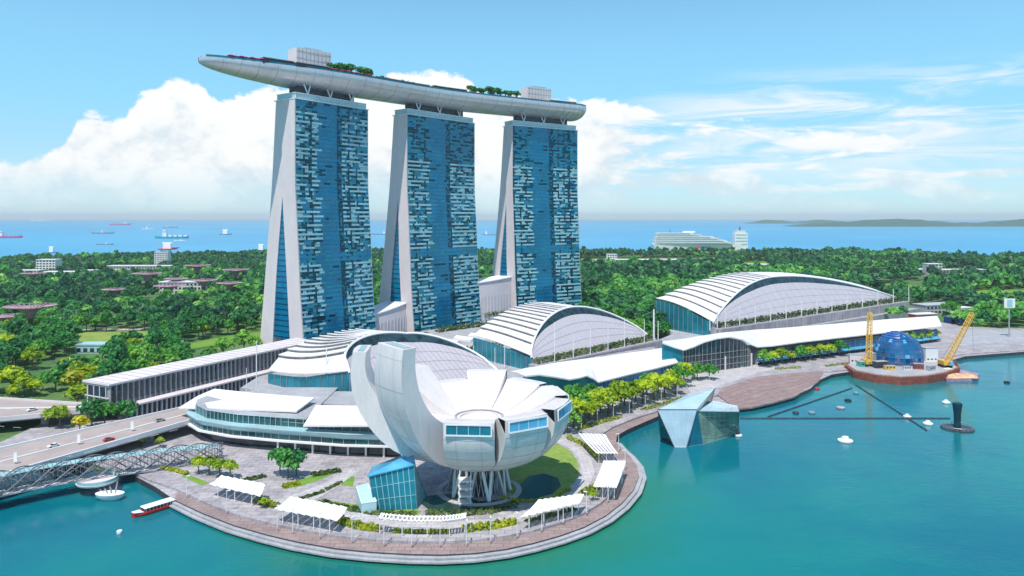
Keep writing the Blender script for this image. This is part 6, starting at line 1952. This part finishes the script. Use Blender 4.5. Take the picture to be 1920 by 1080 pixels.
# ------------------------------------------------------------------ ships at anchor
def ship(px, py, length, m, label, house=.8, hh=1.0, ang=0.0, cargo=None, wide=1.0):
    g = G(px, py, 0); r = thing('ship', label, 'ship', (g.x, g.y, 0), ang, 'ships at anchor off the coast')
    def L(s, w, z):
        c, sn = math.cos(ang), math.sin(ang); x, y = s * length, w * length * wide
        return (g.x + x * c - y * sn, g.y + x * sn + y * c, z * length)
    q = MB(); rws = []
    for k in range(11):
        s = k / 10 - .5; w = .075 * (1 - max(0, (abs(s) - .36) / .14) ** 2 * .9)
        sh = .055 + .02 * max(0, (abs(s) - .35) / .15)
        rws.append([L(s, -w * .8, -.01), L(s, -w, .02), L(s, -w, sh), L(s, w, sh), L(s, w, .02), L(s, w * .8, -.01)])
    q.grid(rws); q.add(rws[0], [tuple(range(5, -1, -1))]); q.add(rws[-1], [tuple(range(6))]); q.build('hull', m, r)
    hs = house - .5
    q = MB(); q.hexa([L(hs - .07, -.06, .055), L(hs + .05, -.06, .055), L(hs + .05, .06, .055), L(hs - .07, .06, .055)] + [L(hs - .055, -.055, .055 + .10 * hh), L(hs + .04, -.055, .055 + .10 * hh), L(hs + .04, .055, .055 + .10 * hh), L(hs - .055, .055, .055 + .10 * hh)])
    q.hexa([L(hs - .05, -.075, .055 + .10 * hh), L(hs + .03, -.075, .055 + .10 * hh), L(hs + .03, .075, .055 + .10 * hh), L(hs - .05, .075, .055 + .10 * hh), L(hs - .045, -.07, .075 + .11 * hh), L(hs + .02, -.07, .075 + .11 * hh), L(hs + .02, .07, .075 + .11 * hh), L(hs - .045, .07, .075 + .11 * hh)])
    q.build('deckhouse', 'white_paint', r)
    q = MB(); sgn = -1 if hs > 0 else 1
    for k in range(4):
        q.tube(L(hs + sgn * (.15 + .14 * k), 0, .055), L(hs + sgn * (.15 + .14 * k), 0, .13), length * .006, n=4)
    q.tube(L(hs, 0, .1), L(hs, 0, .24), length * .006, n=4)
    q.build('derrick', 'concrete_grey', r)
    if cargo:
        q = MB()
        for k in range(4): q.hexa([L(-sgn * 0 + hs + sgn * (.10 + .15 * k + j), w, .056) for j, w in ((0, -.055), (.1 * sgn, -.055), (.1 * sgn, .055), (0, .055))] + [L(hs + sgn * (.10 + .15 * k + j), w, .10) for j, w in ((0, -.055), (.1 * sgn, -.055), (.1 * sgn, .055), (0, .055))])
        q.build('hatch', cargo, r)
for a in [(12, 446, 165, 'pink_hull', 'magenta hulled freighter cut by the picture edge', .35, 1.3), (193, 438, 145, 'grey_hull', 'long grey freighter above the small dark one', .5, .6), (197, 459, 66, 'grey_hull', 'small dark barge below the long grey freighter', .6, .5),
          (322, 447, 168, 'teal_hull', 'teal hulled freighter with tall white deckhouse', .32, 1.6, 0, 'white_paint'), (314, 468, 62, 'red_paint', 'short red ship seen end on before the teal freighter', .5, 2.8, 1.35, 'red_paint', 4.0),
          (337, 452, 52, 'fabric_white', 'low white vessel just behind the teal freighter bow', .6, .6), (423, 440, 90, 'grey_hull', 'grey tanker with white house, alone before the tallest looking tower', .5, 2.6, 1.3, None, 3.0), (278, 430, 110, 'fabric_white', 'small white ship far behind the teal freighter', .4, 2.0),
          (97, 474, 44, 'grey_hull', 'small grey boat close to the shore', .5, 3.2, 1.2, None, 3.0), (225, 422, 300, 'pink_hull', 'far magenta tanker low on the horizon', .8, .5), (320, 427, 150, 'grey_hull', 'far grey tanker low on the horizon behind the white ship', .3, .5),
          (706, 440, 120, 'grey_hull', 'grey freighter between first and middle hotel towers', .9, 1.2), (920, 441, 100, 'grey_hull', 'grey freighter between middle and stern end hotel towers', .25, 1.6), (490, 470, 48, 'grey_hull', 'small grey ship touching the edge of the tallest looking tower', .5, 3.2, 1.2, None, 3.0),
          (75, 415, 500, 'fabric_white', 'pale ship hull right on the horizon', .6, .8)]:
    ship(*a)
# cruise ship with stepped decks
cs = thing('cruise_ship', 'white many decked cruise ship moored behind the shoreline wood', 'cruise ship', (*G(1310, 474, 0)[:2], 0))
cY = G(1310, 474, 0).y
def CX(px): return (px - 960) * cY / F
def CZ(py): return H - (py - HY) * cY / F
q = MB()
hullp = [(1224, 0), (1222, 458), (1226, 456), (1384, 456), (1394, 455), (1388, 474), (1230, 474)]
pl_ = [(CX(x), CZ(y) if y else CZ(474)) for x, y in ((1222, 457), (1390, 457), (1384, 474), (1230, 474))]
q.hexa([(pl_[3][0], cY - 12, -1), (pl_[2][0], cY - 3, -1), (pl_[2][0], cY + 3, -1), (pl_[3][0], cY + 12, -1), (pl_[0][0], cY - 16, pl_[0][1]), (pl_[1][0], cY - 4, pl_[1][1]), (pl_[1][0], cY + 4, pl_[1][1]), (pl_[0][0], cY + 16, pl_[0][1])])
q.build('hull', 'white_paint', cs)
tiers = [(1226, 1372, 457, 453), (1226, 1362, 453, 449.5), (1227, 1350, 449.5, 446), (1228, 1338, 446, 442.5), (1229, 1316, 442.5, 439), (1230, 1300, 439, 436)]
for k, (x0, x1, y0, y1) in enumerate(tiers):
    w = 16 - k * .6
    q = MB().hexa([(CX(x0), cY - w, CZ(y0)), (CX(x1), cY - w * .8, CZ(y0)), (CX(x1), cY + w * .8, CZ(y0)), (CX(x0), cY + w, CZ(y0)), (CX(x0), cY - w, CZ(y1) - .6), (CX(x1 - 3), cY - w * .8, CZ(y1) - .6), (CX(x1 - 3), cY + w * .8, CZ(y1) - .6), (CX(x0), cY + w, CZ(y1) - .6)])
    dkk = q.build('deck_tier', 'white_paint' if k % 2 else 'concrete_pale', cs)
    q = MB().hexa([(CX(x0 + 2), cY - w - .25, CZ(y0) + 1.3), (CX(x1 - 8), cY - w * .8 - .9, CZ(y0) + 1.3), (CX(x1 - 8), cY - w * .8, CZ(y0) + 1.3), (CX(x0 + 2), cY - w + .3, CZ(y0) + 1.3)] + [(CX(x0 + 2), cY - w - .25, CZ(y0) + 3.4), (CX(x1 - 8), cY - w * .8 - .9, CZ(y0) + 3.4), (CX(x1 - 8), cY - w * .8, CZ(y0) + 3.4), (CX(x0 + 2), cY - w + .3, CZ(y0) + 3.4)])
    q.build('balcony_glazing', 'glass_light', dkk)
q = MB().hexa([(CX(1280), cY - 6, CZ(436)), (CX(1302), cY - 6, CZ(436)), (CX(1302), cY + 6, CZ(436)), (CX(1280), cY + 6, CZ(436)), (CX(1281), cY - 5, CZ(433.5)), (CX(1303), cY - 5, CZ(433.5)), (CX(1303), cY + 5, CZ(433.5)), (CX(1281), cY + 5, CZ(433.5))]); q.build('funnel', 'white_paint', cs)
q = MB().box((CX(1306), cY - 16.2, CZ(466)), (10, .5, CZ(461) - CZ(466))); q.build('hull_mark', 'pink_hull', cs)
q = MB().box((CX(1320), cY - 15.6, CZ(466)), (16, .5, CZ(461.5) - CZ(466))); q.build('hull_mark', 'blue_paint', cs)
q = MB().tube((CX(1256), cY, CZ(436)), (CX(1256), cY, CZ(429)), .8, n=5); q.build('radar_mast', 'steel_dark', cs)
tb = thing('harbour_tower', 'white harbour tower block with dark mast beside the cruise ship bow', 'building', (CX(1395), cY + 40, 2))
MB().box((CX(1395), cY + 40, 0), (38, 30, CZ(437))).build('wall', 'white_paint', tb)
q = MB()
for y in (442, 448, 454, 460): q.box((CX(1395), cY + 24.9, CZ(y)), (34, .4, 3.6))
q.build('window', 'glass_light', tb)
MB().box((CX(1395), cY + 40, CZ(437)), (28, 24, 7)).build('control_room', 'concrete_pale', tb)
MB().tube((CX(1395), cY + 40, CZ(437) + 7), (CX(1395), cY + 40, CZ(426)), 1.6, n=6).build('roof_mast', 'steel_dark', tb)
# wooded islands
def island(name, x0, x1, Y, h, seed):
    g = random.Random(seed); q = MB(); rws = []
    n = 60
    for j, (dy, f) in enumerate(((-260, 0), (-200, .55), (0, 1.0), (260, .7), (420, 0))):
        rws.append([(lerp(x0, x1, i / n), Y + dy, .2 + h * f * min(1, i / 6, (n - i) / 6) ** .7 * (.72 + .25 * math.sin(i * .33 + seed) + .16 * g.random())) for i in range(n + 1)])
    q.grid(rws); return struct(name, q, 'hill_green')
island('hill', V(1480, 420, 8700).x, V(2300, 420, 8700).x, 8700, 84, 3)
island('hill', V(1400, 415, 13000).x, V(1700, 415, 13000).x, 13000, 62, 5)

# ------------------------------------------------------------------ humid air
hz = MB().hexa([(-45000, -600, -3.5), (45000, -600, -3.5), (45000, 39000, -3.5), (-45000, 39000, -3.5), (-45000, -600, 245), (45000, -600, 245), (45000, 39000, 245), (-45000, 39000, 245)])
hm_ = bpy.data.materials.new('humid_air'); hm_.use_nodes = True
hm_.node_tree.nodes.clear()
pv = nd(hm_.node_tree, 'ShaderNodeVolumePrincipled')
pv.inputs['Color'].default_value = (0.84, 0.94, 1.0, 1); pv.inputs['Density'].default_value = 0.00004
ho = nd(hm_.node_tree, 'ShaderNodeOutputMaterial'); hm_.node_tree.links.new(pv.outputs[0], ho.inputs['Volume'])
hzo = hz.build('haze', hm_); hzo['kind'] = 'stuff'; hzo['label'] = 'pale humid air over the bay and the sea'
